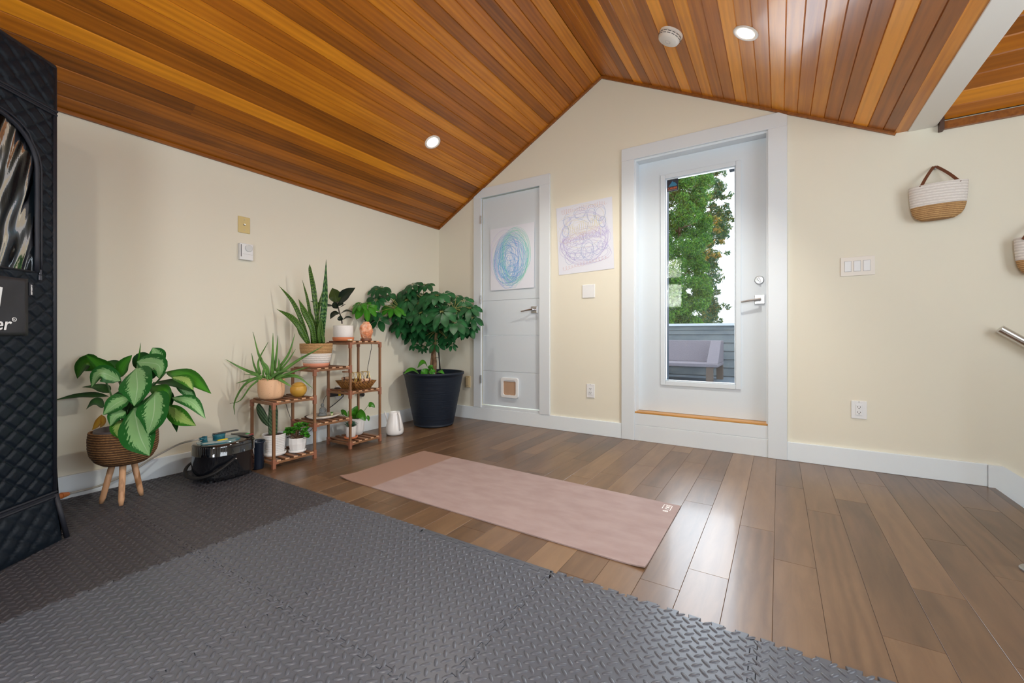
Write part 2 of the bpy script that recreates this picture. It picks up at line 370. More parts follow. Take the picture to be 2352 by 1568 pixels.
M['cactus'] = two('cactus_skin', (.075, .14, .06), (.02, .05, .022), 24, rough=.6, coord='DIAGONAL', bump=.8, dist=.003)
M['canopy'] = leafmat('tree_leaf', (.05, .16, .03), (.07, .21, .04), .3, .8, rough=.6)

def struct(o): o['kind'] = 'structure'; return o

# ================================================================== SETTING
RIDGE_X, RIDGE_Z = 1.866, 3.095; ZL = 2.035; XR, ZR = 3.769, 2.120
SL = (RIDGE_Z-ZL)/RIDGE_X; SR = (RIDGE_Z-ZR)/(XR-RIDGE_X)
YB = -5.2; XE = 5.3                                               # rear wall, far side wall
def zceil(x): return ZL+SL*x if x < RIDGE_X else RIDGE_Z-SR*(x-RIDGE_X)
random.seed(4)
# floor boards: seams every 133 mm running to the back wall
fl = MB(); SEAM = 2.742; PW = 0.1333; EDGE_X = 4.17
joints = {-14: [], 0: [-.73, -1.149, -1.990], 1: [-1.829, -2.95], 2: [-1.319, -2.6], 3: [-1.580, -.62, -2.9], 4: [-.95, -2.25], 5: [-1.907, -.70, -3.0], 6: [-1.55, -.33],
          -1: [-.42, -1.60, -2.2], -2: [-1.030, -.19, -2.1], -3: [-.66, -1.62], -4: [-.95, -.28, -1.8], -5: [-.405, -1.1], -6: [-.77, -2.0], -7: [-.62, -1.17, -1.9], -8: [-.36, -1.5]}
tones = {0: .50, 1: .66, 2: .56, 3: .44, 4: .50, 5: .42, 6: .46, 7: .40, 8: .52, 9: .40, 10: .32, -1: .62, -2: .55, -3: .66, -4: .48, -5: .60, -6: .46, -7: .52, -8: .42}
k = -21
while SEAM+k*PW < EDGE_X-.01:
    x0 = max(0, SEAM+k*PW); x1 = min(SEAM+(k+1)*PW, EDGE_X); k += 1
    if x1 <= 0.01: continue
    kk = k-1
    ys = sorted([y for y in joints.get(kk, [])], reverse=True)
    if not ys: ys = [-random.uniform(.2, 1.4)]
    while ys[-1] > YB+1: ys.append(ys[-1]-random.uniform(.5, 1.25))
    ys = [0.12]+ys+[YB]
    for a, bb in zip(ys[:-1], ys[1:]):
        if bb < YB: bb = YB
        if a-bb < .05: continue
        tn = tones.get(kk, .46)+random.uniform(-.17, .17)
        g = .0004; z = 0; c = (tn, random.random(), 0, 1); ch = .0008
        X0, X1, Y0, Y1 = x0+g, x1-g, bb+g, a-g
        vs = [(X0, Y0, -ch), (X1, Y0, -ch), (X1, Y1, -ch), (X0, Y1, -ch), (X0+ch, Y0+ch, z), (X1-ch, Y0+ch, z), (X1-ch, Y1-ch, z), (X0+ch, Y1-ch, z)]
        fl.add(vs, [(4,5,6,7), (0,1,5,4), (1,2,6,5), (2,3,7,6), (3,0,4,7)], c)
fl.box((-.1, YB-.1, -.16), (EDGE_X-.001, .12, -.0022), m=1)
# rounded nosing board at the stair edge
fl.box((EDGE_X-.012, YB, -.028), (EDGE_X+.022, -.012, .0004), (.22, .3, 0, 1))
struct(fl.build('floor', [M['floor'], M['gapdark']]))
st = MB()
for i in range(3): st.box((EDGE_X+.02+.25*i, YB, -.19*(i+1)-.03), (EDGE_X+.27+.25*i+.02, 0, -.19*(i+1)), (.3, .1*i, 0, 1))
for i in range(3): st.box((EDGE_X+.25*i, YB, -.19*(i+1)), (EDGE_X+.02+.25*i, 0, -.19*i-.03), m=1)
st.box((EDGE_X+.77, YB, -.62), (XE+.1, 0, -.6), (.4, .1, 0, 1))
struct(st.build('trim_7', [M['floor'], M['trim']]))

# walls
wl = MB(); wl.add([(0,.12,-.2),(0,YB-.1,-.2),(0,YB-.1,ZL+.05),(0,.12,ZL+.05),(-.12,.12,-.2),(-.12,YB-.1,-.2),(-.12,YB-.1,ZL+.05),(-.12,.12,ZL+.05)], [(0,3,2,1),(4,5,6,7),(2,3,7,6),(0,1,5,4),(0,4,7,3),(1,2,6,5)])
struct(wl.build('wall_left', M['wall']))
def wall_poly(mb, y, t, polys):                                    # convex polygons (x,z) extruded from y to y+t
    for P in polys:
        n = len(P); vs = [(x, y, z) for x, z in P]+[(x, y+t, z) for x, z in P]
        fs = [tuple(range(n)), tuple(range(2*n-1, n-1, -1))]+[(i, i+n, (i+1) % n+n, (i+1) % n) for i in range(n)]
        mb.add(vs, fs)
DX0, DX1, DZ0, DZ1 = 2.147, 3.098, 0.205, 2.312                    # glazed door opening
CX0, CX1, CZ0, CZ1 = 0.585, 1.268, 0.15, 2.268                     # closet opening
wb = MB()
T = .03
wall_poly(wb, 0, .13, [[(-.12,-.8),(CX0,-.8),(CX0,zceil(CX0)+T),(0,ZL+T),(-.12,ZL-.03)],
    [(CX0,-.8),(CX1,-.8),(CX1,CZ0),(CX0,CZ0)], [(CX0,CZ1),(CX1,CZ1),(CX1,zceil(CX1)+T),(CX0,zceil(CX0)+T)],
    [(CX1,-.8),(DX0,-.8),(DX0,zceil(DX0)+T),(RIDGE_X,RIDGE_Z+T),(CX1,zceil(CX1)+T)],
    [(DX0,-.8),(DX1,-.8),(DX1,DZ0),(DX0,DZ0)], [(DX0,DZ1),(DX1,DZ1),(DX1,zceil(DX1)+T),(DX0,zceil(DX0)+T)],
    [(DX1,-.8),(XE+.1,-.8),(XE+.1,2.2),(XR,2.2),(XR,ZR+T),(DX1,zceil(DX1)+T)]])
struct(wb.build('wall_back', M['wall']))
WX = [(.55, 1.56, 1.40, 1.93), (.55, 1.56, 1.99, 2.42), (2.7, 3.6, .95, 2.15)]
wr = MB()
wall_poly(wr, YB-.12, .12, [[(-.12,-.2),(.55,-.2),(.55,2.35),(0,ZL+.02),(-.12,ZL)], [(.55,-.2),(1.56,-.2),(1.56,1.40),(.55,1.40)], [(.55,1.93),(1.56,1.93),(1.56,1.99),(.55,1.99)],
    [(.55,2.42),(1.56,2.42),(1.56,zceil(1.56)),(.66,2.43)], [(1.56,-.2),(2.7,-.2),(2.7,zceil(2.7)+T),(RIDGE_X,RIDGE_Z+T),(1.56,zceil(1.56))], [(2.7,-.2),(3.6,-.2),(3.6,.95),(2.7,.95)],
    [(2.7,2.15),(3.6,2.15),(3.6,zceil(3.6)+T),(2.7,zceil(2.7)+T)], [(3.6,-.8),(XE+.1,-.8),(XE+.1,4),(3.955,4),(3.955,2.1),(3.6,2.28)]])
struct(wr.build('wall_rear', M['wall']))
ws = MB(); ws.box((XE, YB-.1, -.8), (XE+.12, -3.6, 4)); ws.box((XE, -1.2, -.8), (XE+.12, .12, 4)); ws.box((XE, -3.6, -.8), (XE+.12, -1.2, .7)); ws.box((XE, -3.6, 2.0), (XE+.12, -1.2, 4))
struct(ws.build('wall_right', M['wall']))
# rear windows: frames, panes and bamboo blinds
M['glass'] = bpy.data.materials.new('clear_glass'); M['glass'].use_nodes = True
nt = M['glass'].node_tree; nt.nodes.remove(nt.nodes['Principled BSDF']); o_ = nt.nodes['Material Output']
tr = nt.nodes.new('ShaderNodeBsdfTransparent'); gl = nt.nodes.new('ShaderNodeBsdfGlossy'); gl.inputs['Roughness'].default_value = 0.01; fr = nt.nodes.new('ShaderNodeFresnel'); fr.inputs[0].default_value = 1.5
mx = nt.nodes.new('ShaderNodeMixShader'); nt.links.new(fr.outputs[0], mx.inputs[0]); nt.links.new(tr.outputs[0], mx.inputs[1]); nt.links.new(gl.outputs[0], mx.inputs[2]); nt.links.new(mx.outputs[0], o_.inputs[0])
M['bamboo'] = mat('bamboo_blind', (.80, .80, .66), .7, noise=(1.2, (.42, .46, .36), .45, .6, (.5, .5, 60)), **{'Transmission Weight': 0.0})
b_ = M['bamboo'].node_tree; pb = b_.nodes['Principled BSDF']; tl = b_.nodes.new('ShaderNodeBsdfTranslucent'); ms = b_.nodes.new('ShaderNodeMixShader'); ms.inputs[0].default_value = .6
b_.links.new(pb.inputs['Base Color'].links[0].from_socket, tl.inputs[0]); b_.links.new(pb.outputs[0], ms.inputs[1]); b_.links.new(tl.outputs[0], ms.inputs[2]); b_.links.new(ms.outputs[0], b_.nodes['Material Output'].inputs[0])
for i, (x0, x1, z0, z1) in enumerate(WX):
    m_ = MB(); f = .035
    m_.box((x0, YB-.08, z0), (x0+f, YB+.01, z1)); m_.box((x1-f, YB-.08, z0), (x1, YB+.01, z1)); m_.box((x0, YB-.08, z0), (x1, YB+.01, z0+f)); m_.box((x0, YB-.08, z1-f), (x1, YB+.01, z1))
    wn = struct(m_.build('window_%d' % (i+1), M['trim']))
    p_ = MB(); p_.box((x0+f, YB-.06, z0+f), (x1-f, YB-.056, z1-f)); p_.build('pane', M['glass'], wn)
    if i < 2:
        bl = MB()
        zz = z0+.02
        while zz < z1-.02: bl.box((x0+.02, YB+.012, zz), (x1-.005, YB+.016, zz+.0105)); zz += .0115
        tag(bl.build('bamboo_blind', M['bamboo']), 'slatted bamboo blind over the %s small rear window' % ('lower', 'upper')[i], 'blind', 'bamboo blinds mirrored in the door glass')
m_ = MB(); m_.box((XE+.02, -3.6, .7), (XE+.09, -1.2, .75)); m_.box((XE+.02, -3.6, 1.95), (XE+.09, -1.2, 2.0))
for y in (-3.6, -2.42, -1.25): m_.box((XE+.02, y, .7), (XE+.09, y+.05, 2.0))
wn = struct(m_.build('window_4', M['trim'])); p_ = MB(); p_.box((XE+.05, -3.6, .7), (XE+.054, -1.2, 2.0)); p_.build('pane', M['glass'], wn)

# ceiling: cedar boards with V joints
LT = [.34, .22, .38, .20, .46, .74, .34, .28, .56, .66, .50, .42, .64, .36, .46, .34, .52, .58, .62, .30, .56, .50, .24, .50, .46, .62, .40, .44]
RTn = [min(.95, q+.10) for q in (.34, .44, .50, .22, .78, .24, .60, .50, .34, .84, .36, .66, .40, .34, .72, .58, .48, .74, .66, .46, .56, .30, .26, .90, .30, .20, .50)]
ce = MB()
def boards(mb, xs, zf, nv, tl, y0, y1, depthg=.005, g=.0032):
    for i in range(len(xs)-1):
        a, b2 = xs[i], xs[i+1]; tn = tl[i % len(tl)]
        segs = [y1]; 
        if i in segjoin: segs += segjoin[i]
        segs.append(y0)
        for s0, s1 in zip(segs[:-1], segs[1:]):
            t_ = tn+random.uniform(-.04, .04); c = (t_, random.random(), 0, 1)
            P = [(a, depthg), (a+g, 0), (b2-g, 0), (b2, depthg)]
            vs = [(x+nv[0]*d, s1, zf(x)+nv[1]*d) for x, d in P]+[(x+nv[0]*d, s0, zf(x)+nv[1]*d) for x, d in P]
            mb.add(vs, [(0,1,5,4), (1,2,6,5), (2,3,7,6)], c)
segjoin = {6: [-.82], 11: [-1.9], 3: [-2.4]}
xs = [0]+[1.859-.07135*j for j in range(26, -1, -1) if 1.859-.07135*j > .01]+[RIDGE_X]
xs = [x for i, x in enumerate(xs) if i == len(xs)-1 or xs[i+1]-x > .02]
ln = math.hypot(SL, 1); boards(ce, xs, lambda x: ZL+SL*x, (-SL/ln, 1/ln), LT, YB, 0.0)
segjoin = {}
xs = [RIDGE_X]+[3.785-.0746*j for j in range(25, -1, -1) if 3.785-.0746*j > RIDGE_X+.03]; xs[-1] = XR
ln = math.hypot(SR, 1); boards(ce, xs, lambda x: RIDGE_Z-SR*(x-RIDGE_X), (SR/ln, 1/ln), RTn, YB, 0.0)
# backing so no light leaks
ce.add([(-.05,YB,ZL-.02),(-.05,.1,ZL-.02),(RIDGE_X,.1,RIDGE_Z+.03),(RIDGE_X,YB,RIDGE_Z+.03),(XR+.06,.1,ZR+.01),(XR+.06,YB,ZR+.01),(RIDGE_X,.1,RIDGE_Z+.2),(RIDGE_X,YB,RIDGE_Z+.2)], [(0,1,2,3),(3,2,4,5),(0,1,6,7),(7,6,4,5)], m=1)
# sloping dormer part to the right of the beam: boards run across
SD = .50
for i in range(26):
    a = .018+.082*i; b2 = a+.082; c = ([.55, .78, .45, .40, .55, .30, .62, .45][i % 8], random.random(), 0, 1); g = .004; d = .005
    ys_ = [(-a, d), (-a-g, 0), (-b2+g, 0), (-b2, d)]
    vs = [(3.96, y, 2.125-y*SD+dd) for y, dd in ys_]+[(XE, y, 2.125-y*SD+dd) for y, dd in ys_]
    ce.add(vs, [(0,1,5,4), (1,2,6,5), (2,3,7,6)], c, m=2)
ce.add([(3.96,0,2.14),(XE,0,2.14),(XE,-2.2,3.26),(3.96,-2.2,3.26),(3.96,YB,3.26),(XE,YB,3.26)], [(0,1,2,3),(3,2,5,4)], m=1)
M['cedar_x'] = wood_planks('cedar_dormer', (.105, .028, .002), (.47, .145, .006), (.95, .38, .018), .36, .34, coat=.18, gs=(1.6, 30, 30))
struct(ce.build('ceiling', [M['cedar'], M['gapdark'], M['cedar_x']]))
# roof shell (keeps the sky out above the boards)
bmn = MB(); bmn.box((3.829, YB, 2.112), (3.955, 0, 3.6)); struct(bmn.build('trim_1', mat('warm_white_beam_paint', (.84, .82, .78), .5), bevel=.002))
sf = MB(); sf.box((XR-.004, YB, 2.118), (3.829, 0, 2.135), (.62, .3, 0, 1)); struct(sf.build('trim_2', M['cedar']))
# wood mouldings along the wall/ceiling joints
mo = MB()
def mould(p, q, up): mo.bar(p, q, .016, .020, up)
mould((0, -.008, ZL-.008), (RIDGE_X, -.008, RIDGE_Z-.010), (-SL, 0, 1)); mould((RIDGE_X, -.008, RIDGE_Z-.010), (XR+.004, -.008, ZR-.008), (SR, 0, 1))
mould((.008, 0, ZL-.006), (.008, YB, ZL-.006), (0, 0, 1))
struct(mo.build('trim_3', M['cedar_trim'], bevel=.002))
mo = MB(); mo.box((3.975, -.022, 2.082), (XE, 0, 2.128)); struct(mo.build('trim_4', M['cedar_trim'], bevel=.002))
mo = MB(); mo.box((3.962, -.045, 2.072), (3.982, -.002, 2.15)); struct(mo.build('trim_6', mat('brown_cap', (.09, .045, .03), .5), bevel=.002))

# baseboards
BH = .128
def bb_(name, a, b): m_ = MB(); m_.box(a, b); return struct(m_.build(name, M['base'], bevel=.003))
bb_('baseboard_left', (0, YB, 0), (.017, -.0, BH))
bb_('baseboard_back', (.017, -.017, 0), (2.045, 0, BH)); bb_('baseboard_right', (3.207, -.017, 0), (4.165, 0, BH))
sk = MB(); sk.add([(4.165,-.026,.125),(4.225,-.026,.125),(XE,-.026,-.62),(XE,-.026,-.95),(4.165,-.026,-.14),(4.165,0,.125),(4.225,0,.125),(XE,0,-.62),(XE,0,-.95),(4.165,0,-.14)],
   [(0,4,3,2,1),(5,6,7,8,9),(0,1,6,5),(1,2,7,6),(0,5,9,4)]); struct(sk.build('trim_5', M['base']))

# ------------------------------------------------------------------ glazed door
cs = MB(); ctk = .022
ZT = 2.415
cs.box((2.045, -ctk, 0), (2.152, 0, 2.312)); cs.box((3.093, -ctk, 0), (3.207, 0, 2.312))
wall_poly(cs, -ctk, ctk, [[(2.045, 2.312), (3.207, 2.312), (3.207, 2.384), (3.155, ZT), (2.045, ZT)]])
struct(cs.build('trim_8', M['trim'], bevel=.003))
rs = MB(); rs.box((2.152, -.012, 0), (3.093, 0, .128)); rs.box((2.152, -.009, .129), (3.093, 0, .222)); struct(rs.build('trim_9', M['trim'], bevel=.002))
jm = MB(); jm.box((2.147, 0, .2), (2.162, .13, 2.297)); jm.box((3.083, 0, .2), (3.098, .13, 2.297)); jm.box((2.147, 0, 2.297), (3.098, .13, 2.312)); struct(jm.build('trim_10', M['trim']))
th = MB(); th.box((2.153, -.006, .223), (3.092, .13, .236)); struct(th.build('trim_11', M['threshold'], bevel=.002))
# slab with real opening
SY = .085; ST = .045
SX0, SX1, SZ0, SZ1 = 2.162, 3.083, .238, 2.297
# glass opening measured on the plane y=SY
ga = ony(1528, 405, SY); gb = ony(1690, 889, SY); gc = ony(1528, 874, SY); gd = ony(1690, 381, SY)
GX0, GX1, GZ0, GZ1 = ga.x, gb.x, gc.z, gd.z
dr = MB()
for a, b in (((SX0, SZ0), (GX0, SZ1)), ((GX1, SZ0), (SX1, SZ1)), ((GX0, SZ0), (GX1, GZ0)), ((GX0, GZ1), (GX1, SZ1))):
    dr.box((a[0], SY, a[1]), (b[0], SY+ST, b[1]))
door1 = struct(dr.build('door_1', M['door']))
fm = MB(); fw = .036
for (x0, x1, z0, z1) in ((GX0-fw, GX0, GZ0-fw, GZ1+fw), (GX1, GX1+fw, GZ0-fw, GZ1+fw), (GX0, GX1, GZ0-fw, GZ0), (GX0, GX1, GZ1, GZ1+fw)):
    fm.box((x0, SY-.012, z0), (x1, SY+.001, z1))
for (x0, x1, z0, z1) in ((GX0, GX0+.009, GZ0, GZ1), (GX1-.009, GX1, GZ0, GZ1), (GX0+.009, GX1-.009, GZ0, GZ0+.009), (GX0+.009, GX1-.009, GZ1-.009, GZ1)):
    fm.box((x0, SY-.004, z0), (x1, SY+.02, z1))
fm.build('glazing_frame', M['door'], door1, bevel=.004, seg=3)
pn = MB(); pn.box((GX0+.002, SY+.012, GZ0+.002), (GX1-.002, SY+.016, GZ1-.002)); pn.build('pane', M['glass'], door1)
def lever(parent, x, z, y, dirx=-1, s=1.0, metal='silver'):
    m_ = MB(); m_.box((x-.033*s, y-.009, z-.033*s), (x+.033*s, y, z+.033*s)); m_.build('escutcheon', M[metal], parent, bevel=.003)
    m_ = MB(); m_.tube([(x, y-.008, z), (x, y-.05, z)], .010*s, 16); m_.tube([(x+.010*-dirx, y-.05, z+.002), (x+dirx*.060*s, y-.054, z-.006), (x+dirx*.118*s, y-.056, z-.016)], [.009, .0075, .0055], 14); m_.build('door_handle', M[metal], parent, bevel=.003)
hp = ony(1745, 688, SY); lever(door1, hp.x, hp.z, SY)
kp = ony(1744, 643, SY)
m_ = MB(); m_.lathe([(0, 0), (.030, 0), (.031, .004), (.026, .010), (0, .012)], n=32)
m_.v = [(kp.x+a, SY-c, kp.z+b) for a, b, c in m_.v]; db = m_.build('deadbolt', M['silver'], door1, smooth=False)
m_ = MB(); m_.bar((kp.x-.012, SY-.020, kp.z+.018), (kp.x+.008, SY-.020, kp.z-.018), .010, .012, (0, 1, 0)); m_.tube([(kp.x, SY-.010, kp.z), (kp.x, SY-.02, kp.z)], .008, 12); m_.build('thumb_turn', M['silver'], db, bevel=.002)
# security sticker in the top-left corner of the pane
sp0 = ony(1531, 415, SY+.010); sx, sz = sp0.x+.004, sp0.z+.002; sw_, sh_ = .085, .095
m_ = MB(); m_.box((sx, SY+.0095, sz-sh_), (sx+sw_, SY+.0115, sz)); stk = m_.build('window_sticker', mat('sticker_black', (.012, .016, .03), .4), bevel=.0)
tag(stk, 'small dark security sticker with blue mountain and orange lettering on the door glass', 'sticker')
m_ = MB()
yk = SY+.009
m_.add([(sx+.010, yk, sz-.056), (sx+.034, yk, sz-.024), (sx+.042, yk, sz-.012), (sx+.052, yk, sz-.026), (sx+.060, yk, sz-.024), (sx+.078, yk, sz-.048), (sx+.070, yk, sz-.056)], [(6,5,4,3,2,1,0)])
m_.build('mountain_emblem', mat('sticker_blue', (.02, .17, .30), .5), stk)
def text(s, loc, rot, size, mat_, parent=None, name='lettering', extrude=.0004, align='LEFT', shear=0, bold=0, sx_=1):
    cu = bpy.data.curves.new(name, 'FONT'); cu.body = s; cu.size = size; cu.extrude = extrude; cu.align_x = align; cu.align_y = 'BOTTOM_BASELINE'; cu.shear = shear; cu.offset = bold
    tmp = bpy.data.objects.new('tmp', cu); COL.objects.link(tmp); bpy.context.view_layer.update()
    me = bpy.data.meshes.new_from_object(tmp.evaluated_get(bpy.context.evaluated_depsgraph_get())); bpy.data.objects.remove(tmp)
    me.materials.clear(); me.materials.append(mat_)
    R_ = rot if isinstance(rot, Matrix) else Matrix.Rotation(0, 4, 'X')
    me.transform(Matrix.Diagonal((sx_, 1, 1, 1)))
    o = bpy.data.objects.new(name, me); COL.objects.link(o)
    pl = Vector((0,0,0)); pp = parent
    while pp is not None: pl += pp.location; pp = pp.parent
    me.transform(R_)
    me.transform(Matrix.Translation(Vector(loc)))
    if parent is not None: o.parent = parent; me.transform(Matrix.Translation(-pl))
    return o
def axes(x, y):
    x = Vector(x).normalized(); y = Vector(y).normalized(); z = x.cross(y); m_ = Matrix((x, y, z)).transposed().to_4x4(); return m_
BACKW = axes((1,0,0), (0,0,1))
text('CHUBB', (sx+.007, yk, sz-.078), BACKW, .0215, mat('sticker_orange', (.55, .12, .03), .5), stk, bold=.0006)
m_ = MB(); m_.box((sx+.007, yk-.0002, sz-.088), (sx+.078, yk+.0004, sz-.084)); m_.build('underline', mat('sticker_grey', (.30, .22, .20), .5), stk)

# ------------------------------------------------------------------ closet door
cs = MB()
TZ = 2.356; xl = .496
zl_ = ZL+SL*xl-.030; xc_ = (TZ+.030-ZL)/SL
P = [(xl, .132), (CX0+.003, .132), (CX0+.003, CZ1), (CX0+.003, CZ1)]
wall_poly(cs, -.022, .022, [[(xl, .129), (.588, .129), (.588, 2.262), (xl, 2.262)], [(1.266, .129), (1.372, .129), (1.372, 2.262), (1.266, 2.262)],
   [(xl, 2.262), (1.372, 2.262), (1.372, TZ), (xc_, TZ), (xl, zl_)]])
struct(cs.build('trim_12', M['trim'], bevel=.002))
m_ = MB(); m_.box((.588, -.010, .129), (1.266, 0, .152)); struct(m_.build('trim_13', M['trim'], bevel=.001))
dr = MB(); gz = [CZ0+.012] + [ony(1170, v, 0).z for v in (854, 770, 688)] + [CZ1-.012]
for a, b in zip(gz[:-1], gz[1:]): dr.box((.592, .006, a+.0008), (1.262, .04, b-.0008))
door2 = struct(dr.build('door_2', M['door'], bevel=.0015, seg=1))
for v in (506, 688, 870):
    hz = ony(1108, v, 0).z; m_ = MB(); m_.box((.581, -.027, hz-.04), (.597, -.021, hz+.04)); m_.tube([(.590, -.027, hz-.042), (.590, -.027, hz+.042)], .006, 10); m_.build('hinge', M['silver'], door2)
hp = ony(1227, 711, 0); lever(door2, hp.x, hp.z, .006, -1, 1.0, 'chrome')
a = ony(1152, 866, 0); b = ony(1191, 915, 0); cx0, cx1, cz0, cz1 = a.x, b.x, b.z, a.z
pf = MB(); t_ = .022
def rounded_frame(mb, x0, x1, z0, z1, t, y0, y1, r=.022, ri=.022, n=6):
    def loop(x0, x1, z0, z1, r):
        out = []
        for cx, cz, a0 in ((x1-r, z1-r, 0), (x0+r, z1-r, 90), (x0+r, z0+r, 180), (x1-r, z0+r, 270)):
            for i in range(n+1): g = math.radians(a0+90*i/n); out.append((cx+r*math.cos(g), cz+r*math.sin(g)))
        return out
    O = loop(x0, x1, z0, z1, r); I = loop(x0+t, x1-t, z0+t, z1-t, ri); L = len(O)
    vs = [(x, y0, z) for x, z in O]+[(x, y0, z) for x, z in I]+[(x, y1, z) for x, z in O]+[(x, y1, z) for x, z in I]; fs = []
    for i in range(L):
        j = (i+1) % L
        fs += [(i, L+i, L+j, j), (2*L+i, 2*L+j, 3*L+j, 3*L+i), (i, j, 2*L+j, 2*L+i), (L+i, 3*L+i, 3*L+j, L+j)]
    mb.add(vs, fs)
rounded_frame(pf, cx0, cx1, cz0, cz1, .026, -.014, .006)
cat = pf.build('cat_flap', M['white'], bevel=.002); tag(cat, 'small white-framed pet flap set in the bottom of the closet door', 'pet door')
m_ = MB(); m_.box((cx0+.024, -.004, cz0+.024), (cx1-.024, .004, cz1-.024)); m_.build('flap', mat('smoky_flap', (.50, .33, .22), .25), cat)
m_ = MB(); m_.box((cx0+.03, -.010, cz1-.036), (cx1-.03, -.003, cz1-.028)); m_.build('hinge_bar', M['white'], cat); m_ = MB(); m_.box(((cx0+cx1)/2-.01, -.012, cz0+.018), ((cx0+cx1)/2+.01, -.003, cz0+.028)); m_.build('catch', M['white'], cat)

# ------------------------------------------------------------------ wall plates
def plate_back(name, label, cat_, x0, x1, z0, z1, mt='white', t=.007):
    m_ = MB(); m_.box((x0, -t, z0), (x1, 0, z1)); return tag(m_.build(name, M[mt], bevel=.003), label, cat_)
def screws(parent, pts, mt='silver'):
    for (x, y, z, ax) in pts:
        m_ = MB(); 
        if ax == 'y': m_.tube([(x, y, z), (x, y-.0015, z)], .003, 10)
        else: m_.tube([(x, y, z), (x+.0015, y, z)], .003, 10)
        m_.build('screw', M[mt], parent)
def receptacle(parent, xc, zc, y=-.007):
    m_ = MB(); m_.box((xc-.017, y-.003, zc-.034), (xc+.017, y, zc+.034)); r = m_.build('receptacle', M['white'], parent, bevel=.002)
    for dz in (.017, -.017):
        m_ = MB(); m_.box((xc-.008, y-.0036, zc+dz-.001), (xc-.0055, y-.0028, zc+dz+.008)); m_.box((xc+.0055, y-.0036, zc+dz-.001), (xc+.008, y-.0028, zc+dz+.007)); m_.tube([(xc, y-.0028, zc+dz-.007), (xc, y-.0036, zc+dz-.007)], .003, 8); m_.build('socket_slots', M['dark'], r)
p = plate_back('outlet_plate', 'white duplex outlet low on the wall between the two doors', 'outlet', 1.729, 1.803, .318, .438); receptacle(p, 1.766, .378); screws(p, [(1.766, -.007, .433, 'y')])
p = plate_back('outlet_plate', 'wide white outlet plate low on the wall right of the glazed door', 'outlet', 3.555, 3.634, .325, .440); receptacle(p, 3.5945, .382); screws(p, [(3.5945, -.007, .434, 'y')])
p = plate_back('blank_plate', 'square white blank cover plate under the crayon drawing', 'wall plate', 1.689, 1.806, 1.192, 1.308); screws(p, [(1.72, -.007, 1.295, 'y'), (1.775, -.007, 1.295, 'y'), (1.72, -.007, 1.205, 'y'), (1.775, -.007, 1.205, 'y')], 'white')
p = plate_back('light_switch', 'white triple rocker light switch plate under the first hanging basket', 'light switch', 3.500, 3.674, 1.247, 1.370, 'whitewarm')
for i in range(3):
    xc = 3.538+i*.0475; m_ = MB(); m_.box((xc-.0165, -.0095, 1.276), (xc+.0165, -.006, 1.342)); m_.build('rocker', M['white'], p, bevel=.001)
    m_ = MB(); m_.box((xc-.018, -.0074, 1.2745), (xc+.018, -.0066, 1.3435)); m_.build('rocker_gap', mat('grey_gap', (.35, .34, .34), .6), p)
p = plate_back('wall_socket', 'ivory wall box with raised lid right of the large navy planter', 'wall plate', .386, .441, .322, .440, 'ivory', .016)
p.data.materials[0] = mat('cream_plastic', (.62, .50, .30), .5)
m_ = MB(); m_.box((.394, -.022, .340), (.425, -.016, .425)); m_.build('lid', p.data.materials[0], p, bevel=.002)
# left wall
m_ = MB(); m_.box((0, -2.040, 1.575), (.006, -1.962, 1.688)); p = tag(m_.build('blank_plate', M['ivory'], bevel=.003), 'yellowed ivory plate with a coax jack on the left wall', 'wall plate')
screws(p, [(.006, -2.001, 1.667, 'x'), (.006, -2.001, 1.596, 'x')])
m_ = MB(); m_.tube([(.006, -2.001, 1.632), (.013, -2.001, 1.632)], .006, 12); m_.tube([(.013, -2.001, 1.632), (.022, -2.001, 1.632)], .0035, 10); m_.build('coax_jack', M['silver'], p)
m_ = MB(); m_.box((0, -2.040, 1.386), (.030, -1.952, 1.499)); p = tag(m_.build('thermostat', M['white'], bevel=.004), 'white thermostat with a round dial below the ivory plate', 'thermostat')
m_ = MB(); m_.lathe([(0, 0), (.024, 0), (.024, .006), (.020, .008), (0, .008)], n=28); m_.v = [(.030+c, -1.984+a, 1.468+b) for a, b, c in m_.v]; m_.build('dial', mat('dial_white', (.66, .69, .70), .4), p)
m_ = MB(); m_.box((.0295, -2.034, 1.405), (.0308, -2.030, 1.490)); m_.build('vent_slot', M['dark'], p)
m_ = MB(); m_.box((.0295, -2.022, 1.425), (.0306, -1.955, 1.4262)); m_.build('seam', mat('seam_grey', (.4, .42, .43), .5), p)

# ------------------------------------------------------------------ ceiling fixtures
def on_slope(x, y, side):
    if side == 'L': n = Vector((SL, 0, -1)).normalized(); z = ZL+SL*x
    else: n = Vector((-SR, 0, -1)).normalized(); z = RIDGE_Z-SR*(x-RIDGE_X)
    return Vector((x, y, z)), n
def orient(mb, p, n):
    q = n.to_track_quat('Z', 'Y').to_matrix(); mb.v = [tuple(p+q @ Vector(v)) for v in mb.v]; return mb
M['lampface'] = emit('lamp_face', (1.0, .93, .82), 14)
M['lampring'] = mat('lamp_ring', (.82, .76, .70), .4)
def downlight(x, y, side, label):
    p, n = on_slope(x, y, side); t = thing('ceiling_light', label, 'light', p, 'recessed downlights in the cedar ceiling')
    m_ = MB(); m_.lathe([(.046, -.004), (.048, .004), (.062, .006), (.067, .004), (.068, -.002)], n=40); orient(m_, p, n).build('trim_ring', M['lampring'], t, smooth=True)
    m_ = MB(); m_.lathe([(0, .001), (.047, .001), (.047, .0025), (0, .0030)], n=32); orient(m_, p, n).build('diffuser', M['lampface'], t)
    return p, n
for x, y, s, lb, pw in ((.742, -.897, 'L', 'glaring round recessed light in the left ceiling slope', 26), (3.006, -.866, 'R', 'round recessed light in the right ceiling slope beside the smoke alarm', 80)):
    p, n = downlight(x, y, s, lb); lamp(p+n*.03, pw, n)
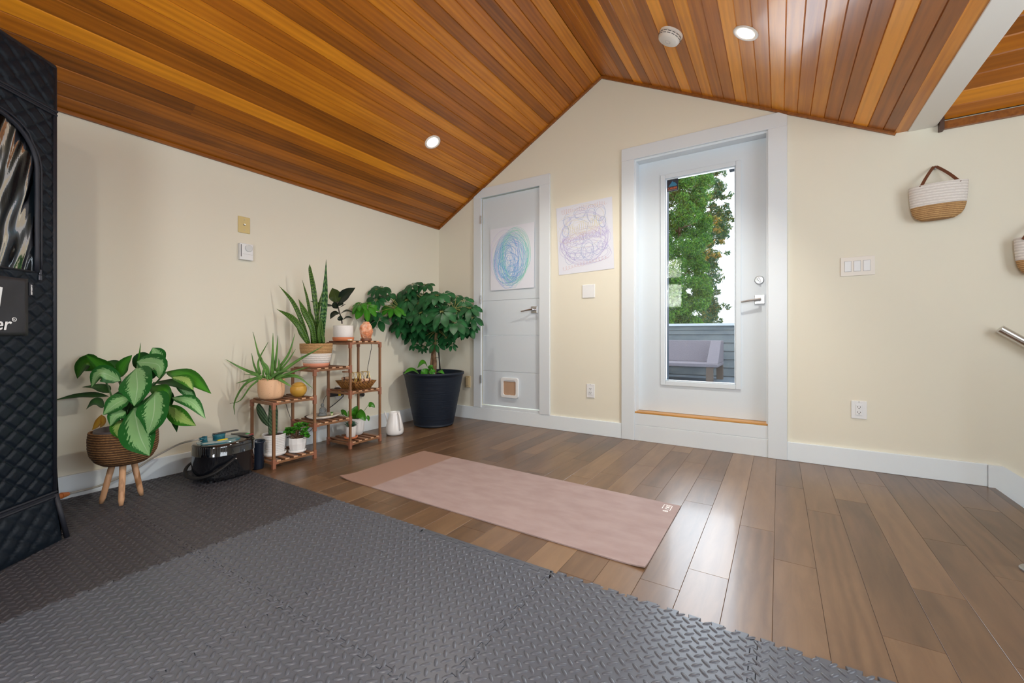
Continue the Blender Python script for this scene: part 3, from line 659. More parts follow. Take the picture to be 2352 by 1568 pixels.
for x, y, s in ((.742, -4.05, 'L'), (3.006, -4.05, 'R')):
    p, n = downlight(x, y, s, 'round recessed light near the rear wall in the %s ceiling slope' % ('left' if s == 'L' else 'right')); lamp(p+n*.03, 26 if s == 'L' else 80, n)
p, n = on_slope(2.600, -.775, 'R'); t = thing('smoke_alarm', 'round white smoke alarm on the right ceiling slope', 'smoke alarm', p)
m_ = MB(); m_.lathe([(.0, 0), (.072, 0), (.073, .008), (.070, .012)], n=48); orient(m_, p, n).build('base', M['whitewarm'], t, smooth=False)
m_ = MB(); m_.lathe([(.070, .012), (.069, .030), (.062, .046), (.055, .050), (0, .052)], n=48); orient(m_, p, n).build('cover', M['whitewarm'], t, smooth=True)
sl_ = MB()
for rr, zz in ((.0700, .020), (.0688, .031)):
    for k in range(16):
        g0 = 2*PI*k/16+.05; g1 = g0+2*PI/16-.10; pts = [(rr*math.cos(g0+(g1-g0)*i/4), rr*math.sin(g0+(g1-g0)*i/4), zz) for i in range(5)]
        sl_.tube(pts, .0016, 5)
orient(sl_, p, n).build('vent_slots', M['dark'], t)
sl_ = MB(); sl_.lathe([(.016, .0515), (.017, .0530), (.018, .0515)], n=24); orient(sl_, p, n).build('test_button', mat('button_grey', (.6, .54, .52), .5), t)

# ------------------------------------------------------------------ drawings
def scribble(mb, F_, pts, r=.0011):
    mb.tube([F_(a, b) for a, b in pts], r, 4, cap=False)
def drawing_back(name, label, Q, lines, y=-.003):
    q = [Vector(v) for v in Q]                                       # TL TR BR BL
    m_ = MB(); vs = [(p.x, y, p.z) for p in q]+[(p.x, y+.0012, p.z) for p in q]; m_.add(vs, [(3,2,1,0),(4,5,6,7),(0,1,5,4),(1,2,6,5),(2,3,7,6),(3,0,4,7)])
    o = tag(m_.build(name, M['paper']), label, 'drawing')
    def F_(a, b):
        t = q[0].lerp(q[1], a); bt = q[3].lerp(q[2], a); p = bt.lerp(t, b); return Vector((p.x, y-.0006, p.z))
    for nm, col, pl, rad in lines:
        m_ = MB()
        for pts in pl: scribble(m_, F_, pts, rad)
        m_.build(nm, mat(nm, col, .7), o)
    return o
rnd = random.Random(11)
def loops(cx, cy, rx, ry, n, drift, jit=.15, turns=1):
    out = []; ph = rnd.random()*6; pts = []
    N = int(n*26)
    ax = rnd.uniform(.8, 1); 
    for i in range(N):
        g = i/26*2*PI+ph
        m1 = 1+jit*math.sin(g*.37+ph)+jit*.6*math.sin(g*.81+2*ph)
        m2 = 1+jit*math.cos(g*.29+ph)+jit*.6*math.sin(g*.67+ph)
        pts.append((min(.98, max(.02, cx+drift*math.sin(g*.13+ph)+rx*m1*math.cos(g))), min(.98, max(.02, cy+drift*math.cos(g*.17)+ry*m2*math.sin(g)))))
    return pts
def coil(x0, x1, y0, y1, n, r, w=1.0):
    pts = []
    for i in range(n*12+1):
        t = i/(n*12); g = t*n*2*PI; pts.append((x0+(x1-x0)*t+r*w*math.cos(g), y0+(y1-y0)*t+r*math.sin(g)*(1+.4*math.sin(t*17))))
    return pts
drawing_back('crayon_drawing', 'sheet of paper with pale purple and blue crayon loops on the wall between the doors', [(1.432,0,2.025),(1.958,0,2.044),(1.977,0,1.431),(1.459,0,1.412)], [
  ('purple_crayon', (.46, .38, .72), [coil(.08, .9, .42, .56, 14, .055), coil(.1, .92, .50, .52, 24, .035, .5), loops(.5, .42, .40, .17, 6, .05), loops(.5, .30, .36, .12, 5, .08), loops(.5, .5, .42, .36, 4, .02, .05)], .0006),
  ('blue_crayon', (.30, .42, .70), [loops(.18, .76, .07, .09, 2, .02), loops(.17, .62, .06, .07, 2, .01), loops(.42, .84, .10, .07, 2, .02), [(.1, .80), (.25, .83), (.40, .80), (.58, .70), (.52, .48), (.38, .32), (.33, .48), (.52, .5)], loops(.62, .80, .07, .11, 2, .02), loops(.80, .80, .09, .10, 2, .02), loops(.82, .68, .06, .08, 2, .01), loops(.58, .3, .1, .13, 2, .03), coil(.15, .85, .22, .34, 7, .07)], .0008),
  ('yellow_crayon', (.80, .74, .50), [loops(.45, .66, .33, .16, 7, .1, .3), coil(.2, .8, .6, .7, 18, .08, .3)], .0007),
  ('orange_crayon', (.74, .46, .44), [coil(.08, .90, .08, .17, 15, .022), coil(.10, .90, .92, .93, 20, .028, .6), coil(.12, .8, .48, .6, 12, .03)], .0006)])
drawing_back('crayon_drawing', 'sheet of paper with a dense blue and green crayon scribble taped on the closet door', [(.693,0,1.930),(1.203,0,1.935),(1.199,0,1.316),(.698,0,1.313)], [
  ('blue_crayon', (.16, .42, .78), [loops(.46, .46, .27, .30, 15, .05, .30), loops(.40, .42, .18, .24, 14, .07, .4), loops(.44, .36, .12, .16, 9, .08, .4)], .0009),
  ('teal_crayon', (.22, .66, .72), [loops(.55, .52, .26, .32, 12, .07, .3), loops(.50, .48, .36, .38, 4, .03, .1)], .0008),
  ('green_crayon', (.30, .74, .56), [loops(.58, .52, .30, .40, 7, .03, .08), loops(.6, .5, .28, .38, 5, .04, .1)], .0008),
  ('purple_crayon', (.52, .46, .80), [loops(.40, .50, .31, .38, 8, .05, .15)], .0007)], y=-.003)

# ------------------------------------------------------------------ foam tiles
TP = .63; TX0 = 1.21; TY1 = -2.13; MZ = .012
def seam(n, p=.063, a=.0085):                                     # points (s, off) along a seam of n teeth
    out = []
    for i in range(n):
        for s, o in ((.0, -a), (.27, -a), (.21, a), (.79, a), (.73, -a)): out.append(((i+s)*p, o))
    out.append((n*p, -a)); return out
def tile(ix, iy, mt, label, straight_top=False, xcut=None, strip=False):
    x0 = TX0+ix*TP; y1 = TY1-iy*TP; y0 = y1-TP; gap = .0006
    S = seam(10)
    top = [(x0+s, y1+(o if not straight_top else .0)-(.022 if strip else 0)) for s, o in S]
    right = [(x0+TP+o, y1-s) for s, o in S]
    if strip: right = right[3:]; right = [p_ for p_ in right if p_[1] < y1-.03]
    bot = [(x0+s, y0+o) for s, o in S][::-1]
    left = [(x0+o, y1-s) for s, o in S][::-1]
    if strip: left = [p_ for p_ in left if p_[1] < y1-.03]
    if xcut is not None:
        left = [(xcut, y0-.0085), (xcut, y1)]; top = [p_ for p_ in top if p_[0] > xcut]; bot = [p_ for p_ in bot if p_[0] > xcut]
    if straight_top: top = [(x0 if xcut is None else xcut, y1), (x0+TP, y1)]
    loop = []
    for seg_ in (top, right, bot, left):
        for p_ in seg_:
            if not loop or (abs(loop[-1][0]-p_[0])+abs(loop[-1][1]-p_[1])) > 1e-4: loop.append(p_)
    if abs(loop[0][0]-loop[-1][0])+abs(loop[0][1]-loop[-1][1]) < 1e-4: loop.pop()
    loop = loop[::-1]
    bm = bmesh.new(); L = len(loop)
    cx = sum(p_[0] for p_ in loop)/L; cy = sum(p_[1] for p_ in loop)/L
    def ring(z, ins):
        out = []
        for i in range(L):
            a = Vector(loop[i-1]); b = Vector(loop[i]); c = Vector(loop[(i+1) % L])
            d1 = (b-a).normalized(); d2 = (c-b).normalized(); n1 = Vector((-d1.y, d1.x)); n2 = Vector((-d2.y, d2.x)); nn = (n1+n2)
            nn = nn/max(.5, nn.length_squared/2)*1.0 if nn.length > 1e-6 else n1
            q = b+nn*ins; out.append(bm.verts.new((q.x-cx, q.y-cy, z)))
        return out
    r0 = ring(.0005, gap); r1 = ring(MZ-.0012, gap); r2 = ring(MZ, gap+.0010)
    for A, B in ((r0, r1), (r1, r2)):
        for i in range(L): bm.faces.new((A[i], A[(i+1) % L], B[(i+1) % L], B[i]))
    for R_, flip in ((r2, 0), (r0, 1)):
        for tri in tessellate_polygon([[v.co for v in R_]]):
            t3 = [R_[q] for q in tri]
            nz = (t3[1].co-t3[0].co).cross(t3[2].co-t3[0].co).z
            if (nz < 0) != bool(flip): t3 = t3[::-1]
            try: bm.faces.new(t3)
            except ValueError: pass
    # lozenge studs
    NS = 17; a = TP/NS; bang = math.radians(40 if (ix+iy) % 2 == 0 else 50)
    for i in range(NS):
        for j in range(NS*2):
            px = x0+(i+.25+.5*(j % 2))*a; py = y0+(j//2+.25+.5*(j % 2))*a
            if xcut is not None and px < xcut+.012: continue
            if (strip or straight_top) and py > y1-(.030 if strip else .008): continue
            ang = bang if j % 2 else -bang
            ca, sa = math.cos(ang), math.sin(ang); rings = []
            for (rl, rw, z) in ((.0162, .0054, MZ-.0001), (.0130, .0036, MZ+.0022)):
                rr = []
                for k in range(8):
                    g = 2*PI*k/8; lx = rl*math.cos(g); ly = rw*math.sin(g); rr.append(bm.verts.new((px+lx*ca-ly*sa-cx, py+lx*sa+ly*ca-cy, z)))
                rings.append(rr)
            c0 = bm.verts.new((px-cx, py-cy, MZ+.0031))
            for k in range(8):
                f_ = bm.faces.new((rings[0][k], rings[0][(k+1) % 8], rings[1][(k+1) % 8], rings[1][k])); f_.smooth = True
                f_ = bm.faces.new((rings[1][k], rings[1][(k+1) % 8], c0)); f_.smooth = True
    me = bpy.data.meshes.new('foam_mat_tile'); bm.to_mesh(me); bm.free(); me.materials.append(M[mt])
    o = bpy.data.objects.new('foam_mat_tile', me); COL.objects.link(o); o.location = (cx, cy, 0)
    return tag(o, label, 'floor mat', 'interlocking foam floor tiles')
names = {
 (-2, 0): 'charcoal foam tile cut to the left wall, under the basket planter', (-1, 0): 'charcoal foam tile under the steam pot',
 (0, 0): 'grey foam tile at the wood floor edge, right of the charcoal tiles', (1, 0): 'grey foam tile level with the middle of the yoga mat, at the edge',
 (2, 0): 'grey foam tile with bare jigsaw teeth at the wood floor', (3, 0): 'rightmost grey foam tile, cut off by the bottom of the picture',
 (-2, 1): 'charcoal foam tile under the quilted sauna tent', (-1, 1): 'charcoal foam tile in front of the quilted sauna tent, second row',
 (0, 1): 'grey foam tile in the second row, first right of the charcoal tiles', (1, 1): 'grey foam tile in the second row at the bottom centre of the picture', (2, 1): 'grey foam tile in the second row, right of bottom centre'}
for (ix, iy), lb in names.items():
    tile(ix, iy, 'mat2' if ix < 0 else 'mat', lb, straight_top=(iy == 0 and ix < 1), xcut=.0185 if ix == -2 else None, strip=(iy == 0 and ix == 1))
strip_ = [(TX0+TP+s_, TY1-.022+o_+.0006) for s_, o_ in seam(10)]
lp_ = [(TX0+2*TP, TY1), (TX0+TP+.0006, TY1)]+strip_; L_ = len(lp_); m_ = MB()
tr_ = tessellate_polygon([[Vector((a_, b_, 0)) for a_, b_ in lp_]])
m_.add([(a_, b_, MZ) for a_, b_ in lp_]+[(a_, b_, .0005) for a_, b_ in lp_], [t_ for t_ in tr_]+[(i_, (i_+1) % L_, (i_+1) % L_+L_, i_+L_) for i_ in range(L_)])
tag(m_.build('foam_edge_strip', M['mat']), 'narrow straight-sided grey foam edging strip against the wood floor', 'floor mat')

# ------------------------------------------------------------------ yoga mat
ym = MB(); c4 = [Vector((.925, -1.190, 0)), Vector((2.742, -1.250, 0)), Vector((2.742, -1.925, 0)), Vector((.918, -1.895, 0))]
NX, NY = 60, 20; T_ = .005
def ymz(a, b):
    d = max(0, 1-math.hypot((a)*1.8/.13, (1-b)*.68/.13)); z = .012*d*d
    d2 = max(0, 1-math.hypot((1-a)*1.8/.10, (1-b)*.68/.10)); return z+.007*d2*d2
top = []; bot = []; uv = []
for j in range(NY+1):
    for i in range(NX+1):
        a, b = i/NX, j/NY; p = c4[0].lerp(c4[1], a).lerp(c4[3].lerp(c4[2], a), b); z = ymz(a, b); top.append((p.x, p.y, z+T_+.0006)); bot.append((p.x, p.y, z+.0006)); uv.append((a, b))
fs = []; W1 = NX+1; NT = len(top)
for j in range(NY):
    for i in range(NX):
        q = j*W1+i; fs.append((q, q+W1, q+W1+1, q+1)); fs.append((NT+q, NT+q+1, NT+q+W1+1, NT+q+W1))
edge = [i for i in range(W1)]+[j*W1+NX for j in range(1, NY+1)]+[NY*W1+i for i in range(NX-1, -1, -1)]+[j*W1 for j in range(NY-1, 0, -1)]
for i in range(len(edge)): a, b = edge[i], edge[(i+1) % len(edge)]; fs.append((a, b, NT+b, NT+a))
ym.add(top+bot, fs, None, uv+uv)
m = M['yoga'] = mat('dusty_rose_mat', (.37, .285, .275), .75, spec=.3, noise=(7, (.325, .24, .23), .36, .66, (1, 2, 1)))
nt = m.node_tree; b_ = nt.nodes['Principled BSDF']; src = b_.inputs['Base Color'].links[0].from_socket
uvn = nt.nodes.new('ShaderNodeUVMap'); uvn.uv_map = 'uv'; sp = nt.nodes.new('ShaderNodeSeparateXYZ'); nt.links.new(uvn.outputs[0], sp.inputs[0])
mr = nt.nodes.new('ShaderNodeMapRange'); mr.inputs[1].default_value = .158; mr.inputs[2].default_value = .166; nt.links.new(sp.outputs[0], mr.inputs[0])
mx = nt.nodes.new('ShaderNodeMixRGB'); mx.inputs[1].default_value = (.30, .19, .15, 1); nt.links.new(mr.outputs[0], mx.inputs[0]); nt.links.new(src, mx.inputs[2]); nt.links.new(mx.outputs[0], b_.inputs['Base Color'])
yo = tag(ym.build('yoga_mat', m, merge=False), 'long dusty-rose yoga mat with a darker strip at its far end on the wood floor', 'yoga mat')
wh = mat('print_white', (.85, .84, .83), .6)
YM = axes((0, 1, 0), (-1, 0, 0)); zt = T_+.0008
lp = onz(1527, 1174, zt)
text('B', (lp.x+.012, lp.y-.002, zt), YM, .032, wh, yo, extrude=.0002, bold=.0008)
text('MAT', (lp.x+.010, lp.y+.030, zt), YM, .026, wh, yo, extrude=.0002, bold=.0005)
fr_ = MB(); x0, x1, y0, y1, t_ = lp.x-.022, lp.x+.020, lp.y+.020, lp.y+.088, .0035
fr_.box((x0, y0+.012, zt-.0002), (x0+t_, y1, zt+.0003)); fr_.box((x0, y1-t_, zt-.0002), (x1, y1, zt+.0003)); fr_.box((x1-t_, y0+.0, zt-.0002), (x1, y1, zt+.0003)); fr_.build('logo_frame', wh, yo)


# ================================================================== OBJECTS
def zm(ox, oy, s): return lambda X, Y: (ox+X/s, oy+Y/s)
z3 = zm(100, 760, 3.733); z4 = zm(500, 580, 4.9); z5 = zm(500, 820, 5.113); z6 = zm(800, 600, 3.734)
SCL = {z3: 3.733, z4: 4.9, z5: 5.113, z6: 3.734}
def P_(z, X, Y, d):                                               # keeps leaves clear of the two walls
    u, v = z(X, Y); r = ray(u, v)
    if r.x < 0: d = min(d, (CAM.x-.022)/-r.x)
    if r.y > 0: d = min(d, (-.03-CAM.y)/r.y)
    return at(u, v, d)
TOCAM = -FW
def leaves(parent, z, d, items, name='leaf', rough=None):
    for it in items:
        mt, prof, wz, pts = it[:4]; opt = it[4] if len(it) > 4 else {}
        P3 = [P_(z, p[0], p[1], d+(p[2] if len(p) > 2 else 0)) for p in pts]
        w_ = wz/SCL[z]*d/FPX
        m_ = MB(); hint = opt.get('hint', TOCAM+UP*.35)
        leaf(m_, P3, w_, hint, prof, cup=opt.get('cup', .18), n=opt.get('n', 12), thick=opt.get('thick', 0), wave=opt.get('wave', .04))
        o = m_.build(name, M[mt], parent, smooth=True)
        if opt.get('label'): o['label'] = opt['label']

# ------------------------------------------------------------------ plant stand
SXF, SXB = .405, .135; LY = [-2.013, -1.729, -1.438, -1.156]; LW = .0165
stand = thing('plant_stand', 'stepped brown wooden plant stand with slatted shelves against the left wall', 'plant stand', (.27, -1.58, 0))
tops = [.43, .625, .812, .812]; levels = [(0, .048), (0, .430), (1, .237), (1, .625), (2, .045), (2, .430), (2, .812)]
for i, y in enumerate(LY):
    for x in (SXF, SXB):
        hh = tops[i]-.008 if not (i == 3) else tops[i]-.008
        m_ = MB(); m_.box((x-LW/2, y-LW/2, 0.0), (x+LW/2, y+LW/2, hh)); lg = m_.build('leg', M['standwood'], stand, bevel=.002)
        zs = sorted({z for (b, z) in levels if b == i or b+1 == i})
        for z in zs:
            m_ = MB(); e = .0102
            zt_ = min(z+.012, hh+.004)
            m_.box((x-e, y-e, z-.048 if z > .1 else 0), (x+e, y+e, zt_))
            sx_ = 1 if x < .2 else -1
            m_.box((min(x, x+sx_*.034), y-.0088, z-.020), (max(x, x+sx_*.030), y+.0088, z-.002))
            for (b, zz) in levels:
                if zz == z and b == i: m_.box((x-.0088, y, z-.020), (x+.0088, y+.030, z-.002))
                if zz == z and b+1 == i: m_.box((x-.0088, y-.030, z-.020), (x+.0088, y, z-.002))
            m_.build('connector', M['conn'], lg, bevel=.0015)
for (b, z) in levels:
    y0, y1 = LY[b], LY[b+1]; m_ = MB()
    for x in (SXF, SXB): m_.box((x-.007, y0, z-.018), (x+.007, y1, z-.004))
    for y in (y0, y1): m_.box((SXB, y-.008, z-.021), (SXF, y+.008, z-.005))
    sh = m_.build('shelf_frame', M['standwood'], stand, bevel=.001, seg=1)
    m_ = MB()
    for k in range(5):
        yc = y0+(y1-y0)*(k+.5)/5+.0; m_.box((SXB-.012, yc-.0145, z-.004), (SXF+.010, yc+.0145, z+.006)); m_.m[-3] = 1
    m_.build('slats', [M['slatend'], M['endgrain']], sh, bevel=.001, seg=1)
SH = .006

def pot_pos(u, v, z): p = onz(u, v, z+SH); return p
def shift_back(p, r): d = Vector((p.x-CAM.x, p.y-CAM.y, 0)).normalized(); return Vector((p.x+d.x*r, p.y+d.y*r, p.z))
def pot(parent, prof, mt, c, name='pot', wav=None, n=40, smooth=True): m_ = MB(); m_.lathe(prof, c, n, wav=wav); return m_.build(name, M[mt] if isinstance(mt, str) else mt, parent, smooth=smooth)
def soil(parent, c, r, z, mt='soil'): m_ = MB(); m_.lathe([(r, z), (r*.6, z+.006), (0, z+.008)], c, 24); return m_.build('soil', M[mt], parent, smooth=True)

# ---- aloe in peach pot (lower step)
c = Vector((.262, -1.952, .430+SH)); r = .080
aloe = thing('potted_aloe', 'spiky green aloe in a speckled peach pot on the lowest step of the plant stand', 'potted plant', c)
pot(aloe, [(0, 0), (.052, 0), (.066, .006), (.076, .022), (.080, .05), (.0805, .128), (.078, .133), (.075, .130), (.074, .115)], 'peach', c)
soil(aloe, c, .074, .117)
da = depth(c)
leaves(aloe, z4, da, [
 ('aloe','aloe',46,[(575,1400,.0),(490,1200,.0),(455,1120,0),(398,893,.02)]), ('aloe','aloe',34,[(480,1370,-.02),(462,1220,-.03),(570,1005,-.03)]), ('aloe','aloe',30,[(455,1370,.03),(410,1260,.04),(382,1130,.05)]),
 ('aloe','aloe',44,[(470,1385,.0),(270,1300,.02),(85,1198,.05)]), ('aloe','aloe',58,[(615,1400,.02),(622,1200,.03),(624,905,.05)]), ('aloe','aloe',36,[(640,1330,.04),(668,1110,.05),(680,933,.06)]),
 ('aloe','aloe',42,[(660,1340,.04),(800,1140,.06),(872,912,.08)]), ('aloe','aloe',56,[(640,1410,-.03),(880,1230,-.05),(1185,1055,-.08)]), ('aloe','aloe',30,[(700,1330,.05),(800,1210,.06),(878,1088,.08)]),
 ('aloe','aloe',40,[(640,1425,-.04),(850,1340,-.07),(1045,1280,-.09)]), ('aloe','aloe',40,[(690,1400,-.02),(900,1400,-.03),(1080,1535,-.04)]), ('aloe','aloe',24,[(700,1390,.02),(850,1372,.03),(985,1412,.03)]),
 ('aloe','aloe',28,[(560,1410,-.03),(420,1378,-.04),(300,1368,-.05)]), ('aloe','aloe',40,[(500,1400,-.01),(350,1432,-.01),(213,1470,.0)]), ('aloe','aloe',40,[(510,1395,-.04),(370,1440,-.06),(270,1530,-.06),(190,1690,-.05),(192,1820,-.04)]),
 ('aloe','aloe',26,[(500,1405,-.05),(370,1510,-.07),(260,1660,-.06),(140,1700,-.05)]), ('aloe','aloe',42,[(690,1420,-.05),(770,1470,-.07),(835,1510,-.07)]), ('aloe','aloe',30,[(680,1330,.0),(690,1260,.0),(680,1180,.0)]),
 ('aloe','aloe',26,[(690,1330,.01),(696,1260,.01),(697,1200,.01)]), ('aloe','aloe',30,[(520,1400,-.05),(515,1330,-.07),(540,1290,-.06)]), ('aloe','aloe',30,[(570,1420,-.07),(560,1340,-.08),(555,1290,-.06)]),
 ('aloe','aloe',44,[(600,1410,-.04),(700,1345,-.06),(840,1330,-.08)]), ('aloe','aloe',38,[(600,1420,-.06),(560,1380,-.08),(565,1445,-.09)]), ('aloe','aloe',50,[(570,1400,.0),(560,1290,.0),(470,1190,.0)])],
 )
for o in aloe.children:
    if o.name.startswith('leaf'): md = o.modifiers.new('t', 'SOLIDIFY'); md.thickness = .004; md.offset = -1
# ---- yellow wooden ball box
p = shift_back(onz(685.5, 911.5, .430+SH), .028); R0 = .0535
yb = thing('wooden_ball_box', 'round yellow wooden lidded ball beside the peach pot', 'ornament', p)
prof = [(math.sqrt(max(0, R0*R0-(z-.048)**2)) if z > 0 else .024, z) for z in [0, .004, .012, .024, .036, .048, .060, .070, .0765]]
prof[0] = (.024, 0); m_ = MB(); m_.lathe([(0, 0)]+prof+[(R0*.74, .0765), (R0*.74, .078)], p, 36); m_.build('bowl', M['yellow'], yb, smooth=True)
m_ = MB(); m_.lathe([(R0*.74, .0778)]+[(math.sqrt(R0*R0-(z-.048)**2), z) for z in [.0785, .084, .090, .096, .0995]]+[(0, .1012)], p, 36); m_.build('lid', M['yellow'], yb, smooth=True)

# ---- snake plant
c = onx(726.5, 838, .272); c.z = .625+SH; ds = depth(c)
sn = thing('potted_snake_plant', 'tall snake plant in a jute and white rope pot on the stand', 'potted plant', c)
pot(sn, [(0, .0), (.078, .0), (.086, .010), (.090, .026), (.087, .030), (.084, .02), (0, .02)], 'terraw', c, 'saucer')
def coilprof(pts, n):                                             # little bumps for rope rows
    out = []
    for i in range(n):
        t0 = i/n
        for q in (0, .5):
            t = (i+q)/n; k = t*(len(pts)-1); a = int(k); f_ = k-a; b = min(a+1, len(pts)-1)
            r_ = pts[a][0]*(1-f_)+pts[b][0]*f_; z_ = pts[a][1]*(1-f_)+pts[b][1]*f_; out.append((r_+(.0013 if q else 0), z_))
    out.append(pts[-1]); return out
pot(sn, coilprof([(.086, .026), (.097, .055), (.104, .100)], 6), 'cotton', c, 'rope_basket')
pot(sn, coilprof([(.104, .100), (.110, .135), (.111, .172)], 9)+[(.106, .172), (.104, .15)], 'jute', c, 'jute_band')
soil(sn, c, .104, .158)
leaves(sn, z4, ds, [
 ('snake_b','sword',74,[(1175,1020,.0),(1185,800,0),(1210,500,0),(1222,78,.0)],{'cup':.25,'n':18}), ('snake','sword',53,[(1130,1020,.03),(1125,780,.03),(1085,430,.03),(1045,210,.03),(1033,130,.03)],{'cup':.3,'n':18,'wave':.3}),
 ('snake','sword',33,[(1060,1020,.05),(1050,760,.05),(1010,520,.06),(952,308,.07)],{'cup':.3,'n':15}), ('snake','sword',47,[(1030,1020,-.02),(960,800,-.03),(850,560,-.03),(686,368,-.03)],{'cup':.3,'n':15,'wave':.2}),
 ('snake','sword',71,[(1095,1020,-.03),(1060,830,-.04),(980,670,-.04),(910,522,-.03)],{'cup':.25,'n':15}), ('snake','sword',65,[(1020,1020,-.06),(940,860,-.08),(830,730,-.08),(664,635,-.07)],{'cup':.3,'n':15}),
 ('snake','sword',52,[(1110,1020,.02),(1080,800,.02),(1010,600,.02)],{'cup':.3}), ('snake','sword',38,[(1150,1020,.05),(1130,700,.06),(1178,435,.06)],{'cup':.3}), ('snake','sword',41,[(1010,1020,.0),(950,930,.0),(885,835,.0)],{'cup':.3}),
 ('snake','sword',34,[(1150,1020,-.05),(1140,880,-.06),(1165,740,-.05)],{'cup':.3}), ('snake','sword',37,[(1195,1020,-.03),(1170,850,-.04),(1160,730,-.04)],{'cup':.3}), ('snake','sword',30,[(1200,1015,-.05),(1195,960,-.05),(1180,930,-.05)],{'cup':.3})])
for o in sn.children:
    if o.name.startswith('leaf'): md = o.modifiers.new('t', 'SOLIDIFY'); md.thickness = .003; md.offset = -1

# ---- rubber plant
c = onx(788.5, 780, .262); c.z = .812+SH; dr_ = depth(c)
rp = thing('potted_rubber_plant', 'small dark-leaved rubber plant in a white textured pot on the top shelf', 'potted plant', c)
pot(rp, [(0, 0), (.070, 0), (.077, .008), (.080, .028), (.076, .030), (.073, .012), (0, .012)], 'terra', c, 'saucer')
pot(rp, [(0, .014), (.062, .014), (.070, .022), (.0735, .05), (.074, .118), (.071, .122), (.068, .115), (.068, .105)], 'porcpat', c)
soil(rp, c, .068, .106)
m_ = MB(); m_.tube(smooth_pts([P_(z4, 1400, 800, dr_), P_(z4, 1392, 740, dr_), P_(z4, 1370, 670, dr_), P_(z4, 1350, 590, dr_), P_(z4, 1345, 545, dr_)], 4), [.005]*16+[.003], 8); m_.build('stem', mat('dark_stem', (.05, .035, .025), .6), rp, smooth=True)
leaves(rp, z4, dr_, [('rubber_g','lance',136,[(1345,570,0),(1320,480,.0),(1288,398,.02)],{'label':'olive underside of a rubber plant leaf'}), ('rubber','lance',129,[(1368,575,0),(1440,470,-.01),(1550,395,.0)]), ('rubber','lance',60,[(1310,600,0),(1180,590,.03),(1038,543,.05)],{'hint':UP+TOCAM*.8}),
 ('rubber','lance',69,[(1345,630,0),(1320,590,-.02),(1312,548,-.02)]), ('rubber','lance',51,[(1340,640,0),(1390,610,-.03),(1445,577,-.04)],{'hint':UP+TOCAM*.6}), ('rubber','lance',85,[(1370,680,0),(1310,690,-.02),(1266,748,-.03)],{'hint':UP+TOCAM}),
 ('rubber','lance',53,[(1385,685,0),(1450,655,.0),(1528,672,.01)],{'hint':UP+TOCAM*.6}), ('rubber','lance',62,[(1395,765,-.01),(1380,740,-.03),(1385,705,-.02)]), ('rubber','lance',48,[(1412,752,0),(1460,728,.0),(1520,737,.0)],{'hint':UP+TOCAM*.7}), ('rubber','lance',60,[(1350,600,0),(1390,570,.02),(1410,555,.03)])])
# ---- shell dish
p = onx(803.5, 780, .350); p.z = .812+SH; t = thing('shell_dish', 'tiny wooden dish with pale shells beside the terracotta saucer on the top shelf', 'dish', p)
m_ = MB(); m_.lathe([(0, 0), (.016, 0), (.022, .005), (.021, .006), (0, .003)], p, 20); m_.build('dish', M['yellow'], t, smooth=True)
m_ = MB(); rr_ = random.Random(2)
for k in range(5): m_.ell(p+Vector((rr_.uniform(-.01, .01), rr_.uniform(-.01, .01), .009)), .006, .005, .005, 8, 5)
tag(m_.build('shells', M['porc'], t, smooth=True), kind='stuff')
# ---- salt lamp
c = onx(841, 779, .275); c.z = .812+SH
sl = thing('salt_lamp', 'rough orange salt crystal lamp on the top shelf under the umbrella leaves', 'lamp', c)
m_ = MB(); m_.lathe([(0, 0), (.042, 0), (.045, .004), (.045, .018), (.040, .020), (0, .020)], c, 28); m_.build('lamp_base', mat('lamp_wood', (.20, .07, .03), .4), sl, smooth=False, bevel=.001)
import mathutils
bm = bmesh.new(); bmesh.ops.create_icosphere(bm, subdivisions=4, radius=1)
for v in bm.verts:
    q = v.co.copy(); nz = mathutils.noise.noise(q*1.7+Vector((3, 1, 2)))*.20+mathutils.noise.noise(q*5)*.09+mathutils.noise.noise(q*13)*.03
    rr2 = 1+nz; v.co = Vector((q.x*.052*rr2*(1-.12*max(0, q.z)), q.y*.050*rr2*(1-.12*max(0, q.z)), .084+max(-.065, min(.074, q.z*.080*rr2)) if True else 0))
me = bpy.data.meshes.new('salt_crystal'); bm.to_mesh(me); bm.free()
sm_ = mat('salt', (.78, .30, .14), .35, noise=(26, (.88, .52, .36), .42, .60), bump=(60, .8, .004), **{'Subsurface Weight': .3})
sm_.node_tree.nodes['Principled BSDF'].inputs['Subsurface Scale'].default_value = .02
me.materials.append(sm_); o = bpy.data.objects.new('salt_crystal', me); COL.objects.link(o); o.parent = sl; o.location = (0, 0, 0)
m_ = MB(); a_ = c+Vector((-.045, .02, .008))
m_.tube(smooth_pts([a_, a_+Vector((-.03, .012, -.02)), P_(z4, 1728, 1030, depth(c)+.06), P_(z4, 1715, 1150, depth(c)+.06), P_(z4, 1690, 1290, depth(c)+.06), P_(z4, 1682, 1385, depth(c)+.05)], 5), .0022, 6)
m_.tube([P_(z4, 1682, 1375, depth(c)+.05), P_(z4, 1680, 1420, depth(c)+.05)], .0055, 8)
m_.build('power_cord', M['black'], sl, smooth=True)

